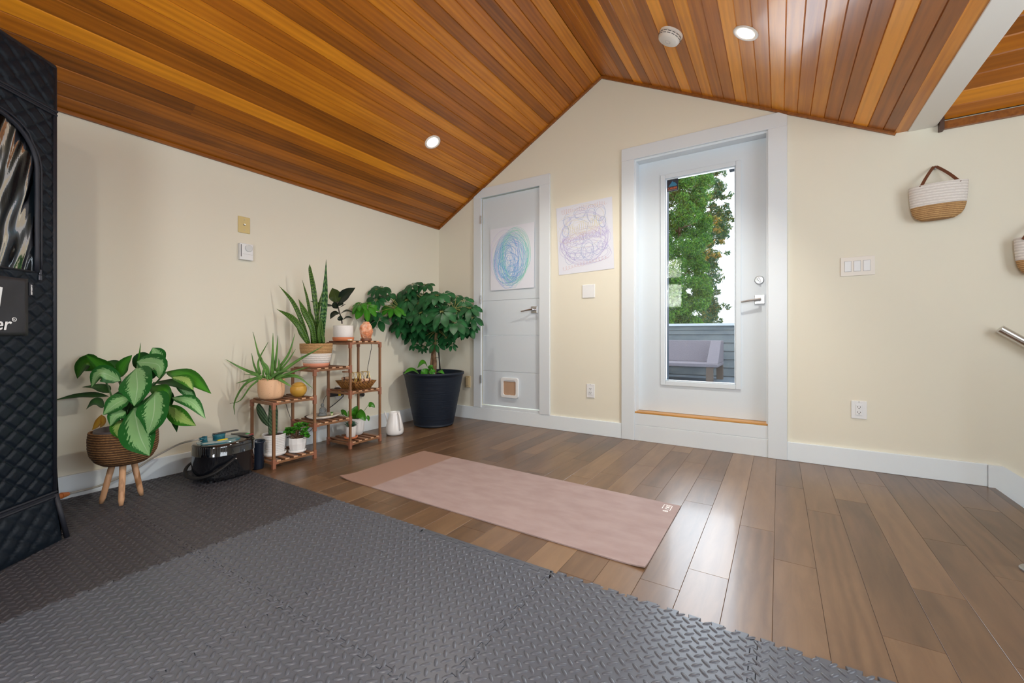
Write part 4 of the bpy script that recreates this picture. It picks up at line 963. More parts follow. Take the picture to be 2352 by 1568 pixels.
# ---- cactus
c = Vector((.256, -1.930, .048+SH)); dc_ = depth(c)
ca = thing('potted_cactus', 'paddle cactus in a ribbed white pot on the bottom shelf of the stand', 'potted plant', c)
pot(ca, [(0, 0), (.066, 0), (.073, .006), (.075, .020), (.071, .022), (.064, .008), (0, .008)], 'porc', c, 'saucer')
pr = []
for i in range(11): z_ = .012+i*.0118; rr3 = .062+.010*i/10; pr += [(rr3-.0016, z_), (rr3, z_+.003), (rr3, z_+.009), (rr3-.0016, z_+.0116)]
pot(ca, [(0, .01)]+pr+[(.071, .143), (.067, .140), (.066, .128)], 'porc', c, smooth=False)
soil(ca, c, .067, .130)
m_ = MB(); q0 = P_(z5, 620, 950, dc_); q1 = P_(z5, 624, 560, dc_)
def fluted(mb, pts, r, ribs=7):
    n = ribs*4; base = len(mb.v); t_ = smooth_pts(pts, 5); mb.tube(t_, r if not isinstance(r, list) else [r[min(len(r)-1, int(i/len(t_)*len(r)))] for i in range(len(t_))], n)
    for i, p in enumerate(t_):
        for k in range(n):
            if k % 4 in (2,): 
                v = Vector(mb.v[base+i*n+k]); mb.v[base+i*n+k] = tuple(p+(v-p)*.74)
            elif k % 4 in (1, 3): v = Vector(mb.v[base+i*n+k]); mb.v[base+i*n+k] = tuple(p+(v-p)*.90)
fluted(m_, [P_(z5, 622, 950, dc_), P_(z5, 618, 760, dc_), P_(z5, 626, 620, dc_), P_(z5, 628, 540, dc_)], [.0125, .0135, .014, .013]); m_.build('stem', M['cactus'], ca, smooth=True)
m_ = MB(); fluted(m_, [P_(z5, 676, 940, dc_+.015), P_(z5, 678, 760, dc_+.015), P_(z5, 682, 640, dc_+.015), P_(z5, 674, 560, dc_+.015)], [.0135, .0145, .0145, .012]); m_.build('stem', M['cactus'], ca, smooth=True)
m_ = MB(); Mx = Matrix((RT, FW, UP)).transposed()
leaf(m_, [P_(z5, 600, 812, dc_-.005), P_(z5, 545, 720, dc_-.012), P_(z5, 490, 600, dc_-.012), P_(z5, 485, 535, dc_-.01)], 86/5.113*dc_/FPX, TOCAM, 'lance', cup=-.08, n=15)
pd = m_.build('pad', M['cactus'], ca, smooth=True); md = pd.modifiers.new('t', 'SOLIDIFY'); md.thickness = .012; md.offset = 0
# ---- jade
c = Vector((.318, -1.802, .048+SH)); dj = depth(c)
ja = thing('potted_jade_plant', 'small glossy green jade plant in a faceted white pot on the bottom shelf', 'potted plant', c)
pot(ja, [(0, 0), (.050, 0), (.055, .004), (.056, .014), (.053, .015), (0, .010)], 'porc', c, 'saucer')
pot(ja, [(0, .010), (.040, .010), (.050, .022), (.057, .060), (.0575, .098), (.0555, .100), (.053, .098), (.052, .088)], 'porc', c, n=11, smooth=False)
soil(ja, c, .052, .088)
rr_ = random.Random(9); ft = MB(); stm = MB()
for k in range(44):
    X = 800+rr_.random()*265; lim = 950-abs(X-930)*.2; Y = rr_.uniform(775+abs(X-1000)*.35, 945); p1 = P_(z5, X, Y, dj+rr_.uniform(-.05, .045)); p0 = c+Vector((rr_.uniform(-.02, .02), rr_.uniform(-.02, .02), .09))
    stm.tube(smooth_pts([p0, p0.lerp(p1, .5)+Vector((0, 0, -.008)), p1], 3), .0016, 5)
    ax_ = rr_.random()*6
    for j in range(9):
        g = ax_+j*2.4; dr2 = Vector((math.cos(g), math.sin(g), rr_.uniform(.1, 1.0))).normalized(); L2 = rr_.uniform(.019, .028)
        leaf(ft, [p1, p1+dr2*L2*.5, p1+dr2*L2], L2*.62, UP+TOCAM*.5+Vector((rr_.uniform(-.4, .4),)*3), 'obov', cup=.15, n=6, k=2, thick=.003)
stm.build('stems', M['bark'], ja, smooth=True); tag(ft.build('foliage', M['jade'], ja, smooth=True), kind='stuff')

# ---- zen tray with seated figure (middle lower shelf)
tc_ = onz(753, 958, .237+SH+.01); tr_ = thing('oval_tray', 'shallow white oval tray on the stand shelf between the two tall leg pairs', 'tray', Vector((.265, -1.565, .237+SH)))
m_ = MB(); m_.lathe([(0, 0), (.062, 0), (.086, .010), (.098, .022), (.096, .024), (.060, .006), (0, .006)], tr_.location, 36, sx=1.0, sy=1.28); m_.build('tray_body', M['whitewarm'], tr_, smooth=True)
m_ = MB(); m_.lathe([(0, .010), (.070, .010), (.072, .006)], tr_.location, 30, sx=1, sy=1.28); tag(m_.build('sand', mat('sand', (.45, .38, .28), .95, bump=(200, 1, .003)), tr_), kind='stuff')
fp = P_(z5, 1232, 690, depth(tr_.location)+.0); fp = Vector((.235, -1.595, .237+SH+.010)); fp = shift_back(onz(740.5, 954.5, .253), .0)
fg = thing('seated_figurine', 'small grey stone seated meditating figurine on the oval tray', 'figurine', fp)
m_ = MB(); m_.lathe([(0, 0), (.030, 0), (.033, .008), (.026, .018), (.019, .030), (.017, .044), (.019, .054), (.015, .062), (.007, .066), (.006, .070)], fp, 24, sx=.85, sy=1.1); m_.build('body', M['figure'], fg, smooth=True)
m_ = MB(); m_.ell(fp+Vector((0, 0, .080)), .0125, .012, .0145, 16, 10); m_.ell(fp+Vector((0, 0, .094)), .005, .005, .004, 10, 6); m_.build('head', M['figure'], fg, smooth=True)
m_ = MB()
for sgn in (-1, 1): m_.tube(smooth_pts([fp+Vector((.002, sgn*.018, .056)), fp+Vector((.010, sgn*.026, .036)), fp+Vector((.020, sgn*.006, .020))], 4), .005, 8)
m_.build('arms', M['figure'], fg, smooth=True)
ap = onz(762, 953, .255); t = thing('air_plant_pot', 'tiny green succulent sprig in a pale cup on the oval tray', 'potted plant', ap)
m_ = MB(); m_.lathe([(0, -.004), (.008, -.004), (.010, .014), (.008, .014), (0, .012)], ap, 14); m_.build('pot', mat('pale_green', (.55, .62, .35), .5), t, smooth=True)
m_ = MB()
for j in range(12): g = j*2.4; dd = Vector((math.cos(g), math.sin(g), .5)).normalized(); leaf(m_, [ap+Vector((0, 0, .013)), ap+Vector((0, 0, .015))+dd*.010, ap+Vector((0, 0, .014))+dd*.021], .008, UP, 'lance', n=4, k=2)
m_.build('leaves', M['jade'], t, smooth=True)
m_ = MB()
for q, (X, Y) in enumerate(((1070, 700), (1255, 700))): pass
pb = onz(709, 958, .237+SH); m_.ell(pb+Vector((0, 0, .009)), .016, .034, .009, 14, 8); tag(m_.build('incense_holder', mat('dark_lacquer', (.035, .018, .014), .4), smooth=True), 'dark oval incense holder at the left end of the tray shelf', 'incense holder')

# ---- cane basket with handles, glasses and jar (middle of the tall section)
bc = Vector((.272, -1.283, .430+SH))
bk = thing('cane_basket', 'small rectangular cane basket with rolled wooden handles on the stand', 'basket', bc)
m_ = MB()
def frus(mb, c, x0, y0, x1, y1, h, t=.004):
    o = [(-x0, -y0, 0), (x0, -y0, 0), (x0, y0, 0), (-x0, y0, 0), (-x1, -y1, h), (x1, -y1, h), (x1, y1, h), (-x1, y1, h)]
    i = [(a*(1-t/x0), b*(1-t/y0), t) for a, b, z in o[:4]]+[(a-math.copysign(t, a), b-math.copysign(t, b), h) for a, b, z in o[4:]]
    mb.add([Vector(c)+Vector(p) for p in o+i], [(3,2,1,0),(0,1,5,4),(1,2,6,5),(2,3,7,6),(3,0,4,7),(8,9,10,11),(9,8,12,13),(10,9,13,14),(11,10,14,15),(8,11,15,12),(4,5,13,12),(5,6,14,13),(6,7,15,14),(7,4,12,15)])
frus(m_, bc, .088, .068, .122, .098, .062); m_.build('basket_body', M['wick'], bk)
m_ = MB(); rr_ = random.Random(5)
for (p, q) in (((.088, -.068, 0), (.122, -.098, .062)), ((.088, .068, 0), (.122, .098, .062))): pass
for k in range(15):
    t = k/14; y0_, y1_ = -.068+.136*t, -.098+.196*t; m_.tube([bc+Vector((.0895, y0_, .002)), bc+Vector((.108+rr_.uniform(-.001, .002), (y0_+y1_)/2+rr_.uniform(-.003, .003), .031)), bc+Vector((.1235, y1_, .062))], .0022, 5)
for k in range(17):
    t = k/16; x0_, x1_ = -.088+.176*t, -.122+.244*t; m_.tube([bc+Vector((x0_, -.0695, .002)), bc+Vector(((x0_+x1_)/2, -.084, .031)), bc+Vector((x1_, -.0995, .062))], .0022, 5)
rim = [(.123, -.099), (.123, .099), (-.123, .099), (-.123, -.099), (.123, -.099)]
m_.tube([bc+Vector((a, b, .063)) for a, b in rim], .003, 6); m_.build('cane_strips', mat('cane', (.45, .21, .05), .5, noise=(60, (.25, .10, .02), .4, .6)), bk, smooth=True)
for sgn in (1, -1):
    hx = .122*sgn; m_ = MB(); m_.tube([bc+Vector((hx, -.042, .074)), bc+Vector((hx, .042, .074))], .0105, 14); hd = m_.build('handle', M['palewood'], bk, smooth=False, bevel=.001)
    for yy in (-.026, .026): m_ = MB(); m_.lathe([(.0112, -.006), (.0120, -.006), (.0120, .006), (.0112, .006)], n=16); m_.v = [(bc.x+hx+a, bc.y+yy+cz_, bc.z+.074+b) for a, b, cz_ in m_.v]; m_.box(tuple(bc+Vector((hx-.002, yy-.005, .050))), tuple(bc+Vector((hx+.002, yy+.005, .068)))); m_.build('strap', mat('dark_strap', (.10, .03, .02), .6), hd)
# geometric votives
gm = bpy.data.materials.new('thin_glass'); gm.use_nodes = True; g_ = gm.node_tree; tb = g_.nodes.new('ShaderNodeBsdfTransparent'); gg = g_.nodes.new('ShaderNodeBsdfGlossy'); gg.inputs['Roughness'].default_value = .03; mi = g_.nodes.new('ShaderNodeMixShader'); mi.inputs[0].default_value = .16
g_.links.new(tb.outputs[0], mi.inputs[1]); g_.links.new(gg.outputs[0], mi.inputs[2]); g_.links.new(mi.outputs[0], g_.nodes['Material Output'].inputs[0])
M['thin'] = gm
for (dx, dy, lb) in ((.055, -.048, 'geometric brass and glass votive nearest the front corner of the cane basket'), (.050, .046, 'geometric brass and glass votive in the middle of the cane basket')):
    q = bc+Vector((dx, dy, .006)); t = thing('geometric_votive', lb, 'candle holder', q, 'brass votives in the cane basket')
    ringz = [(.026, 0), (.044, .062), (.032, .128)]; R3 = [[q+Vector((r_*math.cos(2*PI*(k+.5*(j % 2))/6), r_*math.sin(2*PI*(k+.5*(j % 2))/6), z_)) for k in range(6)] for j, (r_, z_) in enumerate(ringz)]
    m_ = MB()
    for j in range(3):
        for k in range(6): m_.tube([R3[j][k], R3[j][(k+1) % 6]], .0014, 5) if j != 1 else None
    for j in range(2):
        for k in range(6):
            m_.tube([R3[j][k], R3[j+1][k]], .0014, 5); m_.tube([R3[j][k], R3[j+1][(k-1) % 6 if j % 2 == 0 else (k+1) % 6]], .0014, 5)
    m_.build('wire_frame', M['brass'], t)
    m_ = MB()
    for k in range(6): m_.add([R3[0][k], R3[1][k], R3[1][(k-1) % 6]], [(0,1,2)]); m_.add([R3[1][k], R3[2][k], R3[2][(k+1) % 6]], [(0,1,2)])
    m_.build('glass', M['thin'], t)
q = bc+Vector((-.05, -.045, .006)); t = thing('glass_jar', 'clear glass jar with a flat wooden lid standing in the cane basket', 'jar', q)
m_ = MB(); m_.lathe([(0, 0), (.030, 0), (.031, .004), (.031, .124)], q, 24); m_.build('jar', M['thin'], t, smooth=True)
m_ = MB(); m_.lathe([(0, .124), (.038, .124), (.038, .134), (0, .134)], q, 24); m_.build('lid', mat('lid_wood', (.36, .19, .11), .5), t)
m_ = MB(); m_.tube([q+Vector((-.04, -.02, .012)), q+Vector((-.03, .05, .014))], .010, 10); tag(m_.build('wood_roll', mat('roll_wood', (.20, .09, .06), .6)), 'brown wooden roll lying behind the glass jar in the cane basket', 'roll')
bpy.data.objects.remove(bpy.data.objects['wood_roll'])
m_ = MB(); q = Vector((.19, -1.395, .430+SH)); m_.ell(q+Vector((0, 0, .007)), .028, .022, .007, 14, 6); tag(m_.build('seed_pod', mat('dark_pod', (.04, .02, .012), .6), smooth=True), 'flat dark seed pod left of the cane basket', 'seed pod')

# ---- bottom right shelf: pothos in white pot, succulent
c = Vector((.225, -1.245, .045+SH)); dp_ = depth(c)
po = thing('potted_pothos', 'bright green pothos in a tall smooth white pot on the bottom shelf', 'potted plant', c)
pot(po, [(0, 0), (.040, 0), (.050, .006), (.060, .04), (.064, .09), (.065, .135), (.063, .138), (.060, .134), (.060, .124)], 'porc', c); soil(po, c, .060, .124)
leaves(po, z5, dp_-.06, [('pothos','heart',118,[(1575,720,.05),(1610,640,.04),(1640,568,.05)]), ('pothos','heart',95,[(1610,680,.03),(1570,650,0),(1530,700,-.02)]), ('pothos','heart',110,[(1640,655,.0),(1690,680,-.02),(1735,748,-.03)]),
  ('pothos','heart',64,[(1770,560,.05),(1810,560,.05),(1847,592,.05)]), ('pothos','heart',62,[(1450,650,.02),(1485,645,.0),(1525,700,.0)],{'hint':TOCAM}), ('pothos','heart',44,[(1745,700,0),(1768,712,0),(1775,752,0)]), ('pothos','heart',80,[(1600,690,.02),(1590,650,0),(1570,610,.02)])])
m_ = MB()
for pts in ([(1690, 700), (1715, 640), (1770, 562)], [(1680, 700), (1720, 690), (1748, 702)], [(1590, 740), (1620, 690), (1640, 655)], [(1600, 740), (1500, 700), (1452, 660)], [(1600, 740), (1590, 715), (1580, 690)]):
    m_.tube(smooth_pts([P_(z5, X, Y, dp_-.02) for X, Y in pts], 5), .0018, 5)
m_.build('stems', M['stem'], po, smooth=True)
c = shift_back(onz(806, 1009, .045+SH), .035)
su = thing('potted_succulent', 'blue-green rosette succulent in a small white pot with terracotta saucer', 'potted plant', c)
pot(su, [(0, 0), (.036, 0), (.048, .006), (.053, .018), (.049, .019), (.044, .008), (0, .006)], 'terra', c, 'saucer'); pot(su, [(0, .008), (.032, .008), (.036, .03), (.042, .098), (.040, .100), (.038, .094)], 'porcpat', c); soil(su, c, .038, .090)
m_ = MB()
for j in range(46):
    g = j*2.399; el = .25+.9*(j/46); L2 = .062*(1-.45*j/46); dd = Vector((math.cos(g)*math.cos(el), math.sin(g)*math.cos(el), math.sin(el))); b0 = c+Vector((0, 0, .096+.012*j/46))
    leaf(m_, [b0, b0+dd*L2*.55, b0+dd*L2], .014, UP+dd*-.3, 'lance', cup=.3, n=5, k=2, thick=.003)
tag(m_.build('rosette', M['succ'], su, smooth=True), kind='stuff')

# ---- power bits on the left wall
m_ = MB(); a_ = onx(758, 906, .03); b2_ = onx(786, 905, .03)
m_.box((.002, a_.y, a_.z-.020), (.035, b2_.y+.02, a_.z+.022)); ps = tag(m_.build('power_strip', M['black'], bevel=.005), 'black power block with a yellow stripe on the left wall behind the stand', 'power strip')
m_ = MB(); yy = onx(779, 905, .03).y; m_.box((.002, yy-.010, a_.z-.0205), (.0362, yy+.012, a_.z+.0225)); m_.build('stripe', M['yellowp'], ps)
m_ = MB(); m_.tube(smooth_pts([onx(790, 908, .035), onx(783, 915, .05), onx(768, 928, .06), onx(752, 940, .06), onx(735, 955, .06), onx(715, 975, .05), onx(700, 990, .04), onx(660, 1005, .05)], 5), .0035, 6); m_.build('power_cord', M['black'], ps, smooth=True)
m_ = MB(); m_.tube(smooth_pts([onx(752, 906, .02), onx(745, 915, .03), onx(742, 930, .03), onx(747, 945, .03)], 5), .002, 6); m_.build('thin_cord', M['black'], ps, smooth=True)
m_ = MB(); a_ = onx(834, 906, .03); m_.tube([(.0, a_.y, a_.z), (.03, a_.y, a_.z)], .018, 16); m_.tube(smooth_pts([a_+Vector((-.01, .0, 0)), a_+Vector((.01, -.02, .0)), a_+Vector((.0, -.045, .004)), a_+Vector((-.02, -.07, .004))], 4), .003, 6); tag(m_.build('plug', M['black'], smooth=False), 'round black plug on the left wall beside the tall back leg of the stand', 'plug')
m_ = MB(); m_.box((0, onx(770, 920, 0).y, .322), (.006, onx(770, 920, 0).y+.075, .437)); tag(m_.build('outlet_plate', M['white'], bevel=.003), 'white outlet plate on the left wall below the power block', 'outlet')
m_ = MB(); m_.tube(smooth_pts([onx(656, 925, .02), onx(662, 945, .02), onx(668, 965, .02), onx(670, 1000, .02), onx(690, 1000, .03), onx(712, 990, .03), onx(722, 978, .03)], 5), .002, 6); tag(m_.build('loose_cord', M['black'], smooth=True), 'thin black cord hanging down the left wall behind the stand', 'cord')

# ------------------------------------------------------------------ watering can
c = Vector((.325, -.925, 0)); dw = depth(c)
wc = thing('watering_can', 'white watering can with a looped handle on the floor between stand and planter', 'watering can', c)
m_ = MB(); m_.lathe([(0, 0), (.052, 0), (.068, .006), (.075, .022), (.076, .045), (.070, .085), (.058, .135), (.047, .180), (.044, .196), (.041, .197), (.040, .190), (.050, .14), (.0, .13)], c, 44); m_.build('body', M['porc'], wc, smooth=True)
hd = (RT*.75-FW*.65).normalized(); m_ = MB()
m_.tube(smooth_pts([c+hd*.040+UP*.190, c+hd*.062+UP*.186, c+hd*.078+UP*.150, c+hd*.088+UP*.100, c+hd*.088+UP*.065, c+hd*.070+UP*.048], 6), .0085, 10, flat=1); m_.build('handle', M['porc'], wc, smooth=True)
m_ = MB(); m_.tube(smooth_pts([c-RT*.050+UP*.06, c-RT*.065+UP*.12, c-RT*.088+UP*.20], 5), [.007]*6+[.005]*5, 10); m_.build('spout', M['porc'], wc, smooth=True)

# ------------------------------------------------------------------ big planter with umbrella tree
c = Vector((.330, -.435, 0)); db_ = depth(c)
bp = thing('umbrella_tree', 'umbrella tree with glossy fingered leaves in a large navy planter in the corner', 'potted tree', c)
pr = [(0, .006), (.175, .006), (.188, .012)]
for i in range(24): t = i/23; pr += [(.188+.093*t+(.0008 if i % 2 else 0), .012+.475*t)]
pr += [(.287, .488), (.291, .500), (.290, .512), (.282, .514), (.277, .508), (.272, .46)]
pot(bp, pr, 'navy', c, 'planter', n=72); m_ = MB()
for k in range(3): g = k*2.1+1; m_.tube([c+Vector((.12*math.cos(g), .12*math.sin(g), 0)), c+Vector((.12*math.cos(g), .12*math.sin(g), .008))], .02, 12)
m_.build('feet', M['black'], bp)
soil(bp, c, .273, .462)
tb = P_(z6, 738, 930, db_); m_ = MB()
m_.tube(smooth_pts([c+Vector((.0, .0, .455)), P_(z6, 742, 860, db_), P_(z6, 736, 760, db_), P_(z6, 752, 640, db_), P_(z6, 758, 580, db_)], 5), [.021]*6+[.018]*8+[.014]*7, 12)
m_.tube(smooth_pts([c+Vector((-.03, -.02, .455)), P_(z6, 722, 830, db_+.02), P_(z6, 728, 740, db_+.01), P_(z6, 742, 680, db_)], 5), [.017]*16, 10)
m_.build('trunk', M['bark'], bp, smooth=True)
m_ = MB(); m_.tube([c+Vector((.06, .03, .46)), P_(z6, 772, 735, db_-.01)], .007, 8); m_.build('support_stake', M['black'], bp, smooth=True)
m_ = MB(); m_.tube(smooth_pts([P_(z6, 740, 830, db_-.025), P_(z6, 765, 823, db_-.02), P_(z6, 780, 828, db_+.01)], 4), .002, 5); m_.build('tie', M['dark'], bp, smooth=True)
UM = [(285,225,0,70),(240,240,.05,60),(330,290,-.02,78),(150,385,-.05,95),(95,370,-.03,55),(240,330,.04,75),(385,395,-.12,95),(255,500,-.10,95),(215,450,.02,70),(500,330,-.05,100),(555,195,0,85),(500,255,.05,80),(545,410,-.08,100),(490,470,-.10,100),(440,530,.0,85),
 (620,440,-.14,95),(640,520,-.12,95),(590,570,-.04,95),(655,200,.05,80),(700,300,-.08,95),(760,290,-.12,100),(815,285,-.05,95),(800,430,-.18,115),(750,380,-.05,90),(770,480,-.12,95),(700,400,.0,90),(905,520,-.18,115),(860,450,-.05,90),(960,420,-.02,90),(985,335,.05,85),
 (1040,400,-.05,95),(1065,480,-.02,90),(960,560,-.08,90),(1035,560,.0,85),(700,560,.0,90),(620,620,.05,80),(560,620,.08,80),(750,700,-.05,75),(840,650,-.02,75),(885,715,0,55),(820,560,.05,85),(680,620,.08,80),(500,585,.06,85),(1010,610,.06,70),(540,300,.12,90),(620,300,.10,85),
 (870,360,.05,85),(930,300,.12,60),(600,360,-.05,90),(670,470,.10,95),(580,480,.12,95),(760,600,.10,85),(880,560,.12,90),(420,440,.08,80),(720,330,.12,90),(570,720,.05,45),(640,740,.03,45),(1060,400,.08,80)]
rr_ = random.Random(21); fo = MB(); fo2 = MB(); pt = MB()
hub = [P_(z6, 758, 590, db_), P_(z6, 740, 500, db_+.02), P_(z6, 690, 450, db_-.03), P_(z6, 820, 480, db_-.04), P_(z6, 640, 330, db_), P_(z6, 560, 440, db_-.03), P_(z6, 450, 410, db_-.05), P_(z6, 910, 410, db_-.03)]
for i, (X, Y, dz, R_) in enumerate(UM):
    p0 = P_(z6, X, Y, db_+dz); pv_ = p0-CAM; p0 = CAM+pv_*min(1, (CAM.x-.10)/-pv_.x if pv_.x < 0 else 1, (-.10-CAM.y)/pv_.y)
    young = (X, Y) in ((150, 385), (385, 395), (95, 370)); tgt = fo2 if young else fo
    Lr = R_/3.734*db_/FPX*1.12; nrm = (UP*1.0+TOCAM*rr_.uniform(.4, 1.2)+RT*rr_.uniform(-.35, .35)).normalized()
    a_ = nrm.cross(FW).normalized(); b_ = nrm.cross(a_); ph = rr_.random()*6; nl = rr_.choice((7, 8, 9))
    for k in range(nl):
        g = ph+2*PI*k/nl; o_ = a_*math.cos(g)+b_*math.sin(g); L2 = Lr*rr_.uniform(.85, 1.08); dp = rr_.uniform(.3, .75)
        s0 = p0+o_*L2*.16
        q1 = p0+o_*L2*.62-UP*L2*dp*.22; q2 = p0+o_*L2*1.02-UP*L2*dp*.85
        for q in (q1, q2): q.x = max(q.x, .012); q.y = min(q.y, -.03)
        leaf(tgt, [s0, q1, q2], L2*.50, nrm+TOCAM*.15, 'obov', cup=.10, n=8, k=2); pt.tube([p0, s0], .0015, 4, cap=False)
    hb = min(hub, key=lambda h: (h-p0).length); pt.tube(smooth_pts([hb, hb.lerp(p0, .5)+UP*.02, p0], 4), [.004]*4+[.0025]*5, 5, cap=False)
for a_, b_ in ((0, 1), (1, 2), (0, 3), (1, 4), (2, 5), (5, 6), (3, 7)): pt.tube(smooth_pts([hub[a_], hub[a_].lerp(hub[b_], .5)+UP*.01, hub[b_]], 3), .008, 8)
tag(fo.build('foliage', M['schef'], bp, smooth=True), kind='stuff'); o = fo2.build('young_foliage', M['schef_l'], bp, smooth=True); tag(o, 'bright green young leaf whorls', kind='stuff'); pt.build('branches', mat('schef_branch', (.20, .22, .06), .6), bp, smooth=True)
gp = MB()
leaves(bp, z6, db_-.16, [('pothos','heart',75,[(605,960,.05),(540,930,.0),(475,965,-.03)],{'hint':UP+TOCAM*.5}), ('pothos','heart',70,[(680,905,.05),(640,865,.0),(592,915,.0)],{'hint':UP+TOCAM*.7}), ('schef_l','heart',60,[(690,960,.05),(650,945,0),(620,970,0)]), ('schef_l','heart',50,[(705,930,.02),(710,905,0),(725,890,0)]),
  ('schef_l','heart',50,[(740,930,.02),(725,935,0),(700,945,0)]), ('schef_l','heart',56,[(760,950,.05),(790,945,0),(825,965,0)],{'hint':UP+TOCAM*.6}), ('schef_l','heart',46,[(700,965,.0),(720,955,0),(745,970,0)])], name='underplant_leaf')

# ------------------------------------------------------------------ aglaonema in tripod basket
fl_ = [onz(232, 1156, .014), onz(278, 1161, .014), onz(325, 1137, .014)]
cc = Vector((.300, -2.735, 0))+RT*.022; dg = depth(Vector((.300, -2.735, 0)))
fl_.append(Vector((.215, -2.70, .014)))
ag = thing('potted_chinese_evergreen', 'leafy silver-green plant in a woven seagrass pot on pale tripod legs', 'potted plant', (cc.x, cc.y, .012))
zb = (P_(z3, 700, 1110, dg)).z+.006; zt2 = P_(z3, 700, 840, dg).z
m_ = MB(); hgt = zt2-zb
m_.lathe(coilprof([(.088, -.012), (.112, hgt*.04), (.130, hgt*.25), (.136, hgt*.45), (.137, hgt*.75), (.133, hgt)], 15)+[(.126, hgt), (.124, hgt*.8)], (cc.x, cc.y, zb), 44, wav=lambda g, z: 1+.018*math.sin(3*g+1)+.012*math.sin(5*g)); m_.lathe([(0, -.012), (.088, -.012)], (cc.x, cc.y, zb), 44)
m_.v = [(x, y, z) for x, y, z in m_.v]; m_.build('seagrass_pot', M['seagrass'], ag, smooth=True)
m_ = MB(); m_.lathe([(.116, hgt*.5), (.118, hgt+.008), (.114, hgt+.008), (.112, hgt*.8)], (cc.x, cc.y, zb), 40); m_.build('liner_pot', mat('grey_liner', (.10, .09, .10), .5), ag, smooth=True); soil(ag, Vector((cc.x, cc.y, zb)), .112, hgt*.82)
for i, q in enumerate(fl_[:3]):
    tp = Vector((cc.x+(q.x-cc.x)*.45, cc.y+(q.y-cc.y)*.45, zb+.012)); m_ = MB(); m_.tube([q, q.lerp(tp, .12), tp], [.0085, .0125, .0140], 14); m_.build('leg', mat('pale_leg', (.55, .31, .17), .55, noise=(9, (.28, .13, .05), .55, .66, (3, 3, 1))), ag, smooth=True)
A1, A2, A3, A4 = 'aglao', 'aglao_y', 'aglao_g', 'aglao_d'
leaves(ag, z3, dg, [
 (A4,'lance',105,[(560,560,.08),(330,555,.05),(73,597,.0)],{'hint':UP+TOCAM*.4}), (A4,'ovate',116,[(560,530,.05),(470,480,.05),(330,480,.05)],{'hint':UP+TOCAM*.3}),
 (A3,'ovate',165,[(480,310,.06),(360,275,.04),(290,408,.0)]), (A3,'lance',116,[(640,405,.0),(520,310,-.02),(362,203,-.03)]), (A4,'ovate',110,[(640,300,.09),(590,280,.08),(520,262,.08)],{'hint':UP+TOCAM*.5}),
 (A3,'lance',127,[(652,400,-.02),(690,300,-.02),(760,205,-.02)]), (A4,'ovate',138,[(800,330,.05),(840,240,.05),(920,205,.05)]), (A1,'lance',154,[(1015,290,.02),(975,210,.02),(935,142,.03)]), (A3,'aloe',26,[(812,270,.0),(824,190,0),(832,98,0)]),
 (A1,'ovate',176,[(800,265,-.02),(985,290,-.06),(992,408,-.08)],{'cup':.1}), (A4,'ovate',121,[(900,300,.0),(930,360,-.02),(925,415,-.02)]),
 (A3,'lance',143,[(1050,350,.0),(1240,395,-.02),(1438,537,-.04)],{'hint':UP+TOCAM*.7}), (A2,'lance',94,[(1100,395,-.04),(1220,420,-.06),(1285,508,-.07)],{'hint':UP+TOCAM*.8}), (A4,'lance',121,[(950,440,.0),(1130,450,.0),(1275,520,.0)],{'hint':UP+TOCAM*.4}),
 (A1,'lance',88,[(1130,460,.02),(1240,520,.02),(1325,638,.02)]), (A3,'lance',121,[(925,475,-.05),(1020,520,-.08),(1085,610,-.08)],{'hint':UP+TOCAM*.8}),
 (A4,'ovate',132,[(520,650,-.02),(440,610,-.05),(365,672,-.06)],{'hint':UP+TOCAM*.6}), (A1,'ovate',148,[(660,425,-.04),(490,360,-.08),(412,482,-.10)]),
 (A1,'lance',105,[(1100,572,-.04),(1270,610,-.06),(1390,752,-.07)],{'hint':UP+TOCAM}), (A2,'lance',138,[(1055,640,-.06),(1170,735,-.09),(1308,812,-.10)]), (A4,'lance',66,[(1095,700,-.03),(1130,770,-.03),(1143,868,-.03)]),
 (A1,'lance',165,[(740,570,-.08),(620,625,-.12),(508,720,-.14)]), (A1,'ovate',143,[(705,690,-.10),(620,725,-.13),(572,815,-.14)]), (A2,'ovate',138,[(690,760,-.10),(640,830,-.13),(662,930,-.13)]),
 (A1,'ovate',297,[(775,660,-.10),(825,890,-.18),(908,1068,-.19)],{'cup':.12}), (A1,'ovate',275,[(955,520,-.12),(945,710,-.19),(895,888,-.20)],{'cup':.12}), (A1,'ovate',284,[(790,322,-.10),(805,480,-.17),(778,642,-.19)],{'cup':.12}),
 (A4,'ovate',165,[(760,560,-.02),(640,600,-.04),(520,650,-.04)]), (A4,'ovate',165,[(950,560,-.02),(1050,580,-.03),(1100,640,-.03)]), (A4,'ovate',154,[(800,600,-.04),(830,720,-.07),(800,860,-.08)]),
 ('deadleaf','lance',66,[(500,715,.0),(470,790,-.02),(415,850,-.03)],{'label':'withered yellow leaf'}), ('deadleaf','lance',50,[(500,720,-.02),(515,780,-.04),(480,830,-.04)],{'label':'withered yellow leaf'})])
m_ = MB()
for (X, Y) in ((640, 405), (600, 560), (480, 310), (660, 425), (652, 400), (800, 330), (1015, 290), (1050, 350), (950, 440), (925, 475), (1100, 572), (1055, 640), (790, 325), (955, 520), (740, 570), (775, 660), (812, 270)):
    q = P_(z3, X, Y, dg-.02); b0 = Vector((cc.x+rr_.uniform(-.03, .03), cc.y+rr_.uniform(-.03, .03), zb+hgt*.82)); m_.tube(smooth_pts([b0, b0.lerp(q, .5)+UP*.03, q], 5), [.006]*5+[.004]*6, 6)
m_.build('stems', mat('leaf_stem', (.07, .16, .05), .45), ag, smooth=True)

